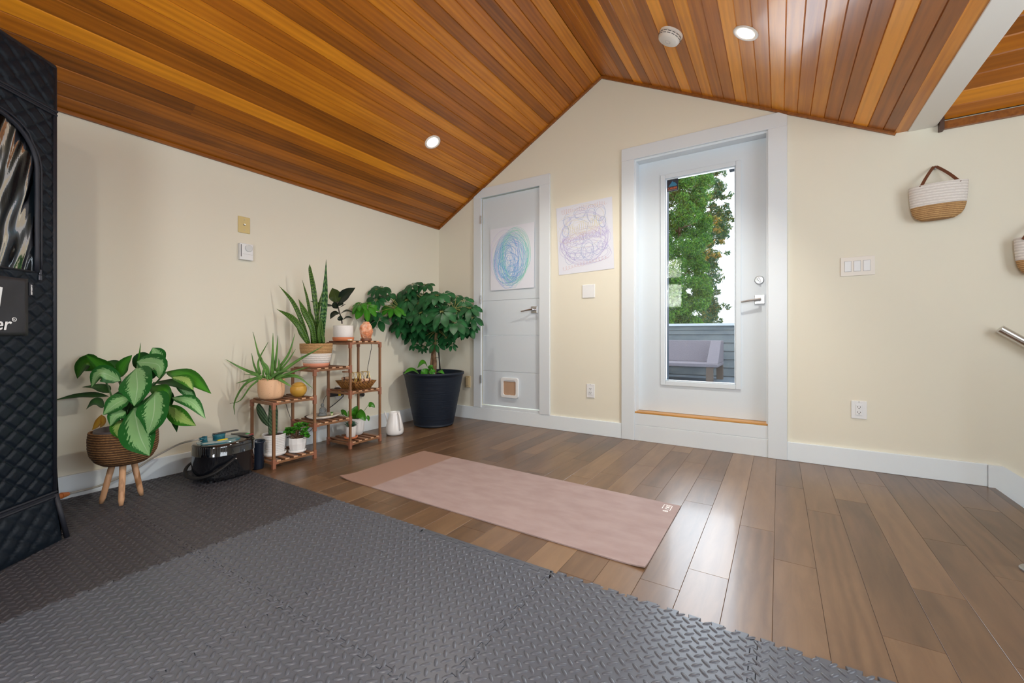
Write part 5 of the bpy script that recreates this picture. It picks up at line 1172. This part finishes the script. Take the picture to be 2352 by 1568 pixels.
# ------------------------------------------------------------------ steam generator, cup, hose
sc = Vector((.315, -2.262, .0150)); ang = math.radians(96)
sg = thing('steam_generator', 'glossy black oval steam pot with a teal lid on the charcoal foam tiles', 'steam generator', sc)
ex, ey = Vector((math.cos(ang), math.sin(ang), 0)), Vector((-math.sin(ang), math.cos(ang), 0))
def oval(mb, prof, A, B, n=64, pw=2.5):
    vs = []; fs = []
    for (k_, z_) in prof:
        for i in range(n):
            g = 2*PI*i/n; cg, sg_ = math.cos(g), math.sin(g)
            vs.append(sc+ex*(math.copysign(abs(cg)**(2/pw), cg)*A*k_)+ey*(math.copysign(abs(sg_)**(2/pw), sg_)*B*k_)+UP*z_)
    for j in range(len(prof)-1):
        for i in range(n): fs.append((j*n+i, j*n+(i+1) % n, (j+1)*n+(i+1) % n, (j+1)*n+i))
    fs.append(tuple(range(n-1, -1, -1))); fs.append(tuple(range((len(prof)-1)*n, len(prof)*n))); mb.add(vs, fs)
AA, BB = .156, .136
m_ = MB(); oval(m_, [(.80, .010), (.90, .012), (.985, .022), (1.0, .035), (1.0, .148), (1.004, .149), (1.004, .152), (1.0, .153), (1.0, .196), (.99, .206), (.96, .214), (.90, .217)], AA, BB); m_.build('housing', M['gloss'], sg, smooth=True)
m_ = MB()
for (a_, b_) in ((.11, .07), (-.11, .07), (.11, -.07), (-.11, -.07)): q = sc+ex*a_+ey*b_; m_.tube([q-UP*.002, q+UP*.012], .012, 12)
ft_ = m_.build('rubber_feet', M['black'], sg)
lc = sc-ex*.030+UP*.217; m_ = MB(); m_.lathe([(0, .016), (.05, .015), (.09, .011), (.104, .004), (.106, .0), (.106, -.002)], lc, 48, sx=1.0, sy=1.05); ld = m_.build('lid', M['teal'], sg, smooth=True)
m_ = MB(); m_.lathe([(.030, .010), (.032, .030), (.034, .040), (0, .041)], lc, 28); m_.build('knob', M['teal'], ld, smooth=True)
m_ = MB(); m_.box(tuple(lc+Vector((-.014, -.030, .041))), tuple(lc+Vector((.014, .105, .047)))); m_.build('lid_grip', M['black'], ld, bevel=.003)
m_ = MB(); nz_ = lc-ex*.070+ey*.015; m_.lathe([(.022, .006), (.022, .012), (.012, .016), (.012, .036), (.014, .038), (0, .040)], nz_, 20); m_.tube([nz_+UP*.028, nz_+UP*.028-ex*.030], .008, 12); m_.build('nozzle', M['teal'], ld, smooth=True)
m_ = MB(); q = lc+Vector((.060, -.005, .0155)); m_.box(tuple(q+Vector((-.010, -.028, -.002))), tuple(q+Vector((.010, .024, .0008)))); m_.build('sticker', M['yellowp'], ld)
q = sc+ex*.106+UP*.2185; m_ = MB(); m_.add([q+ex*a_+ey*b_+UP*z_ for z_ in (0, .006) for a_, b_ in ((-.016, -.09), (.026, -.078), (.046, -.03), (.046, .03), (.026, .078), (-.016, .09))], [(5,4,3,2,1,0),(6,7,8,9,10,11)]+[(i, (i+1) % 6, (i+1) % 6+6, i+6) for i in range(6)]); cp = m_.build('control_panel', mat('panel_dark', (.025, .022, .026), .25), sg, bevel=.002)
for nm, col, a_, b_ in (('start_button', (.02, .45, .10), .030, -.010), ('display', (.35, .38, .42), .008, -.040), ('stop_button', (.55, .03, .05), .030, -.045)):
    m_ = MB(); qq = q+ex*a_+ey*b_+UP*.006; m_.box(tuple(qq-Vector((.008, .011, .001))), tuple(qq+Vector((.008, .011, .0012)))); m_.build(nm, mat(nm, col, .3), cp)
m_ = MB()
for k in range(13):
    g = math.radians(186+k*5.4); cg, sg_ = math.cos(g), math.sin(g); q = sc+ex*(math.copysign(abs(cg)**.8, cg)*AA*.993)+ey*(math.copysign(abs(sg_)**.8, sg_)*BB*.993); m_.bar(q+UP*.165, q+UP*.206, .0022, .0022)
m_.build('vent_ribs', mat('rib_grey', (.10, .11, .12), .3), sg)
m_ = MB(); pv = sc-ex*.020-ey*(BB+.004)+UP*.125; pv2 = sc-ex*.020+ey*(BB+.004)+UP*.125
m_.tube(smooth_pts([pv, sc-ex*.12-ey*(BB+.006)+UP*.075, sc-ex*(AA+.012)-ey*.08+UP*.046, sc-ex*(AA+.020)+UP*.036, sc-ex*(AA+.012)+ey*.08+UP*.046, sc-ex*.12+ey*(BB+.006)+UP*.075, pv2], 6), .011, 10, flat=.6); hd_ = m_.build('carry_handle', mat('matte_black', (.006, .006, .008), .7), sg, smooth=True)
m_ = MB(); m_.ell(pv+ey*-.012, .005, .005, .005, 10, 6); m_.build('pivot_screw', M['silver'], hd_, smooth=True)
# cup
cq = Vector((.300, -2.060, 0)); cu_ = thing('plastic_cup', 'dark navy plastic cup standing between the steam pot and the stand', 'cup', cq)
m_ = MB(); m_.lathe([(0, 0), (.033, 0), (.035, .004), (.041, .165), (.045, .170), (.046, .178), (.043, .180), (.039, .172), (.034, .02), (0, .01)], cq, 32); m_.build('cup_body', M['navyp'], cu_, smooth=True)
# hose
m_ = MB(); hpts = [onx(*z3(150, 1412), .115), onx(*z3(215, 1395), .10), onx(*z3(500, 1320), .075), onx(*z3(760, 1200), .07), onx(*z3(950, 1080), .085), onx(*z3(1150, 975), .13), nz_+UP*.028-ex*.075, nz_+UP*.028-ex*.028]
m_.tube(smooth_pts(hpts[1:], 6), .0055, 8); ho = tag(m_.build('steam_hose', M['hose'], smooth=True), 'translucent hose running along the left baseboard from tent to steam pot', 'hose')
m_ = MB(); d_ = (hpts[1]-hpts[0]).normalized(); m_.tube([hpts[0]-d_*.03, hpts[0]], .013, 14); m_.tube([hpts[0], hpts[1]], [.016, .009], 14); m_.build('connector', M['orange'], ho, smooth=False, bevel=.001)

# ------------------------------------------------------------------ sauna tent
C0 = Vector((.62, -3.03, .0155)); DS = Vector((.62, -.78, 0)).normalized(); DN = Vector((.78, .62, 0)).normalized(); W2, D2 = .80, .74
tent = thing('sauna_tent', 'tall black quilted portable sauna tent with a clear window at the left edge', 'sauna tent', C0)
M['quilt'] = mat('quilted_black', (.004, .008, .014), .46, bump=(45, .3, .005), spec=.25)
M['piping'] = mat('black_piping', (.008, .010, .018), .6)
def quilt(s, z, px=.078, pz=.070, amp=.0085):
    a_ = s/px+z/pz; b_ = s/px-z/pz; return amp*min(1, 1.9*min(abs(math.sin(PI*a_)), abs(math.sin(PI*b_)))**.75)
def panel(o, d, n, w, z0, z1, res, off=None, skip=None):
    mb = MB(); nx = max(2, int(w/res)); nz = max(2, int((z1-z0)/res)); vs = []; fs = []
    for j in range(nz+1):
        for i in range(nx+1):
            s = w*i/nx; z = z0+(z1-z0)*j/nz; e = min(1, min(s, w-s)/.02, (z-z0)/.02+.0, (z1-z)/.02+.0)
            vs.append(o+d*s+n*(quilt(s, z)*max(0, e)+(off(s, z) if off else 0))+UP*z)
    for j in range(nz):
        for i in range(nx):
            if skip and skip(w*(i+.5)/nx, z0+(z1-z0)*(j+.5)/nz): continue
            q = j*(nx+1)+i; fs.append((q, q+1, q+nx+2, q+nx+1))
    mb.add(vs, fs); return mb
WS0, WS1, WZ0, WZ1, WR = .080, .720, 1.095, 1.665, .165
def inwin(s, z):
    if s < WS0 or s > WS1 or z < WZ0 or z > WZ1: return False
    for cs_ in ((WS0+WR, -1), (WS1-WR, 1)):
        if (s-cs_[0])*cs_[1] > 0 and z > WZ1-WR: return math.hypot(s-cs_[0], z-(WZ1-WR)) < WR
    return True
front = panel(C0, DS, DN, W2, .19, 1.765, .005, skip=inwin).build('front_panel', M['quilt'], tent, smooth=True)
flare = lambda s, z: .030*(1-z/.19)**1.0
panel(C0, DS, DN, W2, 0.0, .19, .008, off=flare).build('skirt', M['quilt'], tent, smooth=True)
panel(C0-DN*.0, DS, DN, W2, 1.765, 1.955, .008, off=lambda s, z: .006).build('top_band', M['quilt'], tent, smooth=True)
C1 = C0-DN*D2; C2 = C1+DS*W2; C3 = C0+DS*W2
panel(C1, DN, -DS, D2, 0, 1.955, .02, off=lambda s, z: .034*max(0, 1-z/.62)**1.4).build('side_panel', M['quilt'], tent, smooth=True)
panel(C2, -DS, -DN, W2, 0, 1.955, .02).build('back_panel', M['quilt'], tent, smooth=True)
panel(C3, -DN, DS, D2, 0, 1.955, .02).build('side_panel', M['quilt'], tent, smooth=True)
m_ = MB(); m_.add([C0+UP*1.955, C1+UP*1.955, C2+UP*1.955, C3+UP*1.955, (C0+C2)/2+UP*1.975], [(0,1,4),(1,2,4),(2,3,4),(3,0,4)]); m_.build('roof', M['quilt'], tent)
m_ = MB()
for Cc in (C0, C1, C2, C3): m_.tube([Cc+UP*.19, Cc+UP*1.955], .009, 8)
m_.tube([C0+DN*.032-DS*.020+UP*.0, C0+DN*.006+UP*.19], .009, 8)
ring_ = [C0, C1, C2, C3, C0]
for z in (1.955,): m_.tube([q+UP*z for q in ring_], .010, 8)
m_.build('piping', M['piping'], tent, smooth=True)
for pair in (((.180, .008), (.198, .006)), ((1.757, .006), (1.772, .008))):
    m_ = MB()
    for z, o_ in pair: m_.tube([C0+DN*o_-DS*.004+UP*z, C3+DN*o_+UP*z], .0055, 6)
    m_.bar(C0+DN*.004+UP*(pair[0][0]+.008), C3+DN*.004+UP*(pair[0][0]+.008), .006, .022, (0, 0, 1)); m_.build('zipper', M['piping'], tent)
wp = []
for i in range(60):
    t = i/59
wpath = [(WS0, WZ0)]+[(WS0, WZ0+(WZ1-WR-WZ0)*k/6) for k in range(1, 7)]+[(WS0+WR-WR*math.cos(g), WZ1-WR+WR*math.sin(g)) for g in [PI/2*k/12 for k in range(1, 13)]]+[(WS0+WR+(WS1-WS0-2*WR)*k/6, WZ1) for k in range(1, 7)]+[(WS1-WR+WR*math.sin(g), WZ1-WR+WR*math.cos(g)) for g in [PI/2*k/12 for k in range(1, 13)]]+[(WS1, WZ1-WR-(WZ1-WR-WZ0)*k/6) for k in range(1, 7)]
m_ = MB(); pp_ = [C0+DS*a_+DN*.010+UP*b_ for a_, b_ in wpath]; m_.tube(pp_, .0075, 8); m_.tube([q-DS*0+DN*.0 for q in [C0+DS*(a_+(-.018 if a_ < .4 else .018))+DN*.008+UP*(b_+(.014 if b_ > WZ1-.05 else 0)) for a_, b_ in wpath]], .0045, 6); m_.tube([C0+DS*WS0+DN*.008+UP*WZ0, C0+DS*WS1+DN*.008+UP*WZ0], .004, 6); m_.build('window_zipper', M['piping'], tent, smooth=True)
m_ = MB(); q = C0+DS*.070+DN*.012+UP*(WZ0+.012)
for dz in (0, -.022): m_.bar(q+UP*dz, q+UP*(dz-.020), .009 if dz == 0 else .012, .003, DN)
m_.build('zip_puller', M['silver'], tent, bevel=.001) ; bpy.data.objects['zip_puller'].data.materials[0] = mat('gunmetal', (.12, .12, .14), .35, .8)
# crumpled vinyl window
wm = MB(); vs = []; fs = []; nx, nz = 110, 60
for j in range(nz+1):
    for i in range(nx+1):
        s = WS0+(WS1-WS0)*i/nx; z = WZ0+(WZ1-WZ0)*j/nz; q = Vector((s*26+z*7, z*3.2, 0))
        dpt = mathutils.noise.noise(q)*.010+mathutils.noise.noise(q*2.3+Vector((4, 1, 0)))*.004
        vs.append(C0+DS*s+DN*(.002+dpt)+UP*z)
for j in range(nz):
    for i in range(nx):
        if inwin(WS0+(WS1-WS0)*(i+.5)/nx, WZ0+(WZ1-WZ0)*(j+.5)/nz): q = j*(nx+1)+i; fs.append((q, q+1, q+nx+2, q+nx+1))
wm.add(vs, fs)
vn = bpy.data.materials.new('clear_vinyl'); vn.use_nodes = True; g_ = vn.node_tree; tb = g_.nodes.new('ShaderNodeBsdfTransparent'); tb.inputs[0].default_value = (.8, .9, .9, 1); gg = g_.nodes.new('ShaderNodeBsdfGlossy'); gg.inputs['Roughness'].default_value = .06; mi = g_.nodes.new('ShaderNodeMixShader'); fr = g_.nodes.new('ShaderNodeFresnel'); fr.inputs[0].default_value = 1.32
g_.links.new(fr.outputs[0], mi.inputs[0]); g_.links.new(tb.outputs[0], mi.inputs[1]); g_.links.new(gg.outputs[0], mi.inputs[2]); g_.links.new(mi.outputs[0], g_.nodes['Material Output'].inputs[0])
wm.build('clear_window', vn, tent, smooth=True)
# pocket, logo and tag
m_ = MB(); PS0, PS1, PZ0, PZ1 = .123, .70, .845, 1.062
nx, nz = 40, 14; vs = [C0+DS*(PS0+(PS1-PS0)*i/nx)+DN*(.0155+.002*math.sin(i*.7)*math.sin(j*.5))+UP*(PZ0+(PZ1-PZ0)*j/nz) for j in range(nz+1) for i in range(nx+1)]
m_.add(vs, [(j*(nx+1)+i, j*(nx+1)+i+1, (j+1)*(nx+1)+i+1, (j+1)*(nx+1)+i) for j in range(nz) for i in range(nx)]); pk = m_.build('pocket', mat('pocket_cloth', (.022, .022, .026), .55, bump=(300, .3, .001)), tent, smooth=True); md = pk.modifiers.new('t', 'SOLIDIFY'); md.thickness = .004; md.offset = 0
TX = axes(-DS, UP); wl_ = mat('logo_white', (.82, .83, .84), .5)
def onface(s, z, off): return C0+DS*s+DN*off+UP*z
text('surecover', onface(.190, .866, .0205), TX, .066, wl_, pk, 'logo_lettering', align='RIGHT', shear=.18, bold=.0006)
m_ = MB(); cx_, cz_ = .177, .905
m_.tube([onface(cx_+.007*math.cos(2*PI*k/16), cz_+.007*math.sin(2*PI*k/16), .0210) for k in range(17)], .0011, 5); m_.build('registered_ring', wl_, pk)
text('R', onface(cx_+.0035, cz_-.0038, .0207), TX, .010, wl_, pk, 'registered_letter')
m_ = MB(); m_.add([onface(s, z, o_) for o_ in (.0203, .0212) for s, z in ((.226, .950), (.217, 1.020), (.262, 1.026), (.270, .962), (.245, .945))], [(0,1,2,3,4),(9,8,7,6,5)]+[(i, (i+1) % 5, (i+1) % 5+5, i+5) for i in range(5)]); m_.build('logo_emblem', wl_, pk)
m_ = MB(); m_.add([onface(s, z, o_) for o_ in (.013, .0165) for s, z in ((.119, 1.000), (.102, 1.000), (.102, 1.050), (.119, 1.050))], [(0,1,2,3),(7,6,5,4),(0,4,5,1),(1,5,6,2),(2,6,7,3),(3,7,4,0)]); tg = m_.build('fabric_tag', M['piping'], tent)
text('surecover', onface(.1075, 1.004, .0172), axes(UP, DS), .0095, wl_, tg, 'tag_lettering', bold=.0003)

# ------------------------------------------------------------------ hanging baskets, handrail, newel foot
def wall_basket(xc, zt_, label, tilt, sw=.082):
    t = thing('hanging_basket', label, 'basket', (xc, -.055, zt_-.1), 'rope baskets hanging on the right wall')
    H = .205; zb_ = zt_-H
    def rr4(prof, nm, mt):
        m_ = MB(); m_.lathe(prof, (0, 0, 0), 48, sx=1, sy=.42); m_.v = [(xc+x*math.cos(tilt)-(z-H)*math.sin(tilt)*.0, -.056+y, zb_+z+x*math.sin(tilt)) for x, y, z in m_.v]; return m_.build(nm, M[mt], t, smooth=True)
    rr4([(0, 0), (.070, 0)]+coilprof([(.074, .002), (.098, .020), (.112, .045), (.120, .082)], 12), 'jute_base', 'jute')
    rr4(coilprof([(.120, .082), (.124, .13), (.126, .17), (.127, H)], 17)+[(.123, H), (.121, .12), (0, .05)], 'rope_body', 'cotton')
    m_ = MB(); ap = Vector((xc-.002, -.008, zt_+.112))
    for sg_ in (-1, 1):
        base = Vector((xc+sg_*sw, -.056-.040, zt_-.012)); pts = smooth_pts([base, base.lerp(ap, .5)+Vector((sg_*.006, -.006, .005)), ap+Vector((sg_*.010, -.006, .002)), ap+Vector((0, -.004, .004))], 6)
        for a_, b_ in zip(pts[:-1], pts[1:]): m_.bar(a_, b_+(b_-a_)*.1, .015, .003, (0, 1, 0))
    m_.build('leather_strap', M['bag_handle'], t)
    m_ = MB(); m_.tube([ap+Vector((0, .008, -.006)), ap+Vector((0, -.014, -.006))], .0035, 8); m_.build('hook', M['silver'], t)
wall_basket(3.950, 1.750, 'white and tan rope basket with a brown strap above the light switches', .03)
wall_basket(4.380, 1.392, 'second rope basket lower on the right wall, cut off by the picture edge', -.02, .106)
m_ = MB(); a_ = Vector((4.198, -.062, .898)); d_ = Vector((1, 0, -.80)).normalized(); m_.tube([a_, a_+d_*1.3], .0225, 28); hr = tag(m_.build('handrail', M['rail'], bevel=.001), 'brushed steel handrail sloping down beside the stairs', 'handrail')
for k in (.35, 1.05):
    m_ = MB(); q = a_+d_*k; m_.tube(smooth_pts([q-UP*.02, q-UP*.05+Vector((0, .02, 0)), q-UP*.06+Vector((0, .062, 0))], 4), .006, 10); m_.build('bracket', M['silver'], hr, smooth=True)
q = Vector((3.960, -1.185, 0)); nw = thing('newel_post', 'round steel foot of a stair post at the right edge of the picture', 'post', q)
m_ = MB(); m_.lathe([(0, 0), (.052, 0), (.052, .006), (.048, .010), (0, .011)], q, 36); m_.build('foot', M['silver'], nw, smooth=False)
m_ = MB(); m_.tube([q+UP*.01, q+UP*.95], .021, 24); m_.build('post', M['silver'], nw, smooth=False)

# ================================================================== OUTSIDE
DK = .12; PY = 4.95
m_ = MB(); m_.box((-4, .13, DK-.1), (9, PY+.3, DK)); struct(m_.build('deck', M['deck']))
m_ = MB(); m_.box((-4, PY+.015, DK-.3), (9, PY+.22, DK+.93))
pr_ = struct(m_.build('parapet', M['siding'])); zz = DK+.02
sdg = MB()
while zz < DK+.86: sdg.add([(-4, PY-.008, zz), (9, PY-.008, zz), (9, PY+.010, zz+.142), (-4, PY+.010, zz+.142), (-4, PY+.015, zz), (9, PY+.015, zz)], [(0,1,2,3), (4,5,1,0)]); zz += .149
sdg.box((-4, PY-.012, DK+.845), (9, PY+.015, DK+.915)); sdg.build('siding_boards', M['siding'], pr_)
m_ = MB(); m_.box((-4, PY-.05, DK+.918), (9, PY+.26, DK+.965)); m_.build('cap', M['capwhite'], pr_, bevel=.004)
m_ = MB(); zz = DK+.015
a0_ = ony(1528, 600, .34); m_.box((2.10, .16, DK), (ony(1536.5, 600, .42).x, .42, 3.0)); struct(m_.build('corner_post', M['navywall'], bevel=.004))
m_ = MB(); e_ = ony(1674, 388, 1.1); m_.box((e_.x, 1.1, e_.z+.0), (9, 1.2, e_.z+.6)); struct(m_.build('eave', M['navywall']))
m_ = MB(); m_.box((-30, PY+.3, -3.2), (40, 60, -3.0)); struct(m_.build('ground', mat('lawn', (.08, .15, .05), .9)))
# deck love seat
bx1 = 2.36; by0, by1 = 3.72, 4.55; lv = thing('wicker_sofa', 'grey wicker outdoor sofa on the deck seen through the door glass', 'sofa', (1.2, 4.1, DK))
seatz = DK+.30; topz = DK+.66
m_ = MB(); m_.box((-.3, by0, seatz-.055), (bx1, by1, seatz)); m_.build('seat', M['wicker'], lv, bevel=.01)
for a_, b_ in ((-.3, .62), (.63, 1.42), (1.43, bx1-.17)):
    m_ = MB(); m_.add([(a_, by1-.22, seatz), (b_, by1-.22, seatz), (b_, by1, seatz), (a_, by1, seatz), (a_, by1-.10, topz), (b_, by1-.10, topz), (b_, by1, topz), (a_, by1, topz)], [(0,3,2,1),(4,5,6,7),(0,1,5,4),(1,2,6,5),(2,3,7,6),(3,0,4,7)]); m_.build('backrest', M['wicker'], lv, bevel=.01)
m_ = MB(); m_.add([(bx1-.17, by0+.06, seatz), (bx1, by0+.04, seatz), (bx1, by1, seatz), (bx1-.16, by1, seatz), (bx1-.16, by0+.50, topz), (bx1, by0+.45, topz), (bx1, by1, topz), (bx1-.16, by1, topz)], [(0,3,2,1),(4,5,6,7),(0,1,5,4),(1,2,6,5),(2,3,7,6),(3,0,4,7)]); m_.build('arm', M['wicker'], lv, bevel=.01)
for (x, y) in ((bx1-.17, by0+.02), (bx1-.10, by1-.12), (.70, by0+.02), (.88, by0+.02), (.9, by1-.12)):
    m_ = MB(); m_.box((x, y, DK), (x+.10, y+.09, seatz-.05)); m_.build('leg', M['wickerleg'], lv, bevel=.004)

# trees
def treemat(name, cols):
    m = bpy.data.materials.new(name); m.use_nodes = True; nt = m.node_tree; b = nt.nodes['Principled BSDF']; a = nt.nodes.new('ShaderNodeAttribute'); a.attribute_name = 'tone'
    nt.links.new(a.outputs['Color'], b.inputs['Base Color']); b.inputs['Roughness'].default_value = .6
    tl = nt.nodes.new('ShaderNodeBsdfTranslucent'); nt.links.new(a.outputs['Color'], tl.inputs[0]); ms = nt.nodes.new('ShaderNodeMixShader'); ms.inputs[0].default_value = .35
    nt.links.new(b.outputs[0], ms.inputs[1]); nt.links.new(tl.outputs[0], ms.inputs[2]); nt.links.new(ms.outputs[0], nt.nodes['Material Output'].inputs[0]); return m
tmat = treemat('leafy', None)
def tree(name, label, clumps, D, size, palette, seed, trunk, narrow=1.0):
    rg = random.Random(seed); mb = MB(); br = MB()
    t = thing(name, label, 'tree', (trunk.x, trunk.y, -3.0), 'trees beyond the deck parapet')
    for (u, v, R_, n, dz) in clumps:
        c_ = at(u, v, D+dz); rr5 = R_*D/FPX
        if rg.random() < .35: br.tube([Vector((trunk.x, trunk.y, c_.z-rr5*1.2)), c_], [.02, .006], 4)
        for k in range(n):
            while True:
                q = Vector((rg.uniform(-1, 1), rg.uniform(-1, 1), rg.uniform(-1, 1)))
                if q.length < 1: break
            p = c_+Vector((q.x, q.y, q.z*.85))*rr5; n_ = Vector((rg.gauss(0, 1), rg.gauss(0, 1), rg.gauss(0, 1))).normalized(); s1 = n_.orthogonal().normalized(); s2 = n_.cross(s1); L2 = size*rg.uniform(.6, 1.3)
            a_ = rg.random()*6; d1 = s1*math.cos(a_)+s2*math.sin(a_); d2 = n_.cross(d1); col = rg.choice(palette); k_ = rg.uniform(1.0, 1.7)
            mb.add([p-d1*L2, p+d2*L2*.45*narrow, p+d1*L2, p-d2*L2*.45*narrow], [(0,1,2,3)], (col[0]*k_, col[1]*k_, col[2]*k_, 1))
    tag(mb.build('foliage', tmat, t), kind='stuff')
    br.tube([Vector((trunk.x, trunk.y, -3.0)), Vector((trunk.x, trunk.y, 8.0))], [.07, .02], 8); br.build('trunk', M['bark'], t, smooth=True)
rg = random.Random(31)
g1 = [(.16, .30, .05), (.07, .20, .03), (.05, .16, .035), (.10, .26, .04), (.04, .12, .04), (.12, .28, .03)]
g2 = [(.07, .17, .06), (.05, .13, .09), (.10, .18, .06), (.06, .14, .08), (.20, .20, .06)]
g3 = [(.60, .46, .10), (.52, .40, .12), (.62, .36, .10), (.12, .18, .04), (.09, .16, .04)]
cl1 = [(rg.uniform(1470, 1622), rg.uniform(330, 760), rg.uniform(13, 26), 450, rg.uniform(-.8, .8)) for _ in range(200)]
tree('evergreen_tree', 'dense bright green tree filling the left of the door glass', cl1, 13.5, .052, g1, 3, at(1560, 600, 13.5), .7)
cl2 = []
for _ in range(150):
    v = rg.uniform(380, 752); edge = 1660-9*math.sin(v*.045)-12*math.sin(v*.021+1)-(12 if v > 640 else 0); u = rg.uniform(1595, edge); cl2.append((u, v, rg.uniform(7, 15), 140, rg.uniform(-.8, .8)))
for u, v in ((1672, 452), (1680, 445), (1664, 400), (1655, 392), (1678, 500), (1684, 505), (1668, 470), (1672, 580), (1662, 700), (1672, 705), (1655, 735)): cl2.append((u, v, 7, 40, 0))
tree('maple_tree', 'looser tree turning yellow-orange at the right of the door glass', cl2, 17.0, .056, g2, 5, at(1615, 600, 17))
cl3 = [(rg.uniform(1612, 1668), rg.uniform(490, 600), rg.uniform(6, 10), 36, -.9) for _ in range(22)]+[(rg.uniform(1590, 1640), rg.uniform(415, 470), 7, 30, -.9) for _ in range(6)]
bpy.context.view_layer.update()
rg2 = random.Random(8); mb = MB()
for (u, v, R_, n, dz) in cl3:
    c_ = at(u-8, v, 16.0); rr5 = R_*16.0/FPX
    for k in range(n):
        p = c_+Vector((rg2.gauss(0, .5), rg2.gauss(0, .5), rg2.gauss(0, .45)))*rr5; n_ = Vector((rg2.gauss(0, 1), rg2.gauss(0, 1), rg2.gauss(0, 1))).normalized(); d1 = n_.orthogonal().normalized(); d2 = n_.cross(d1); L2 = .06*rg2.uniform(.6, 1.3); col = rg2.choice(g3)
        mb.add([p-d1*L2, p+d2*L2*.5, p+d1*L2, p-d2*L2*.5], [(0,1,2,3)], (*col, 1))
mt_ = [o for o in bpy.data.objects if o.name == 'maple_tree'][0]
tag(mb.build('autumn_foliage', tmat, mt_), 'yellow-orange leaves of the maple', kind='stuff')
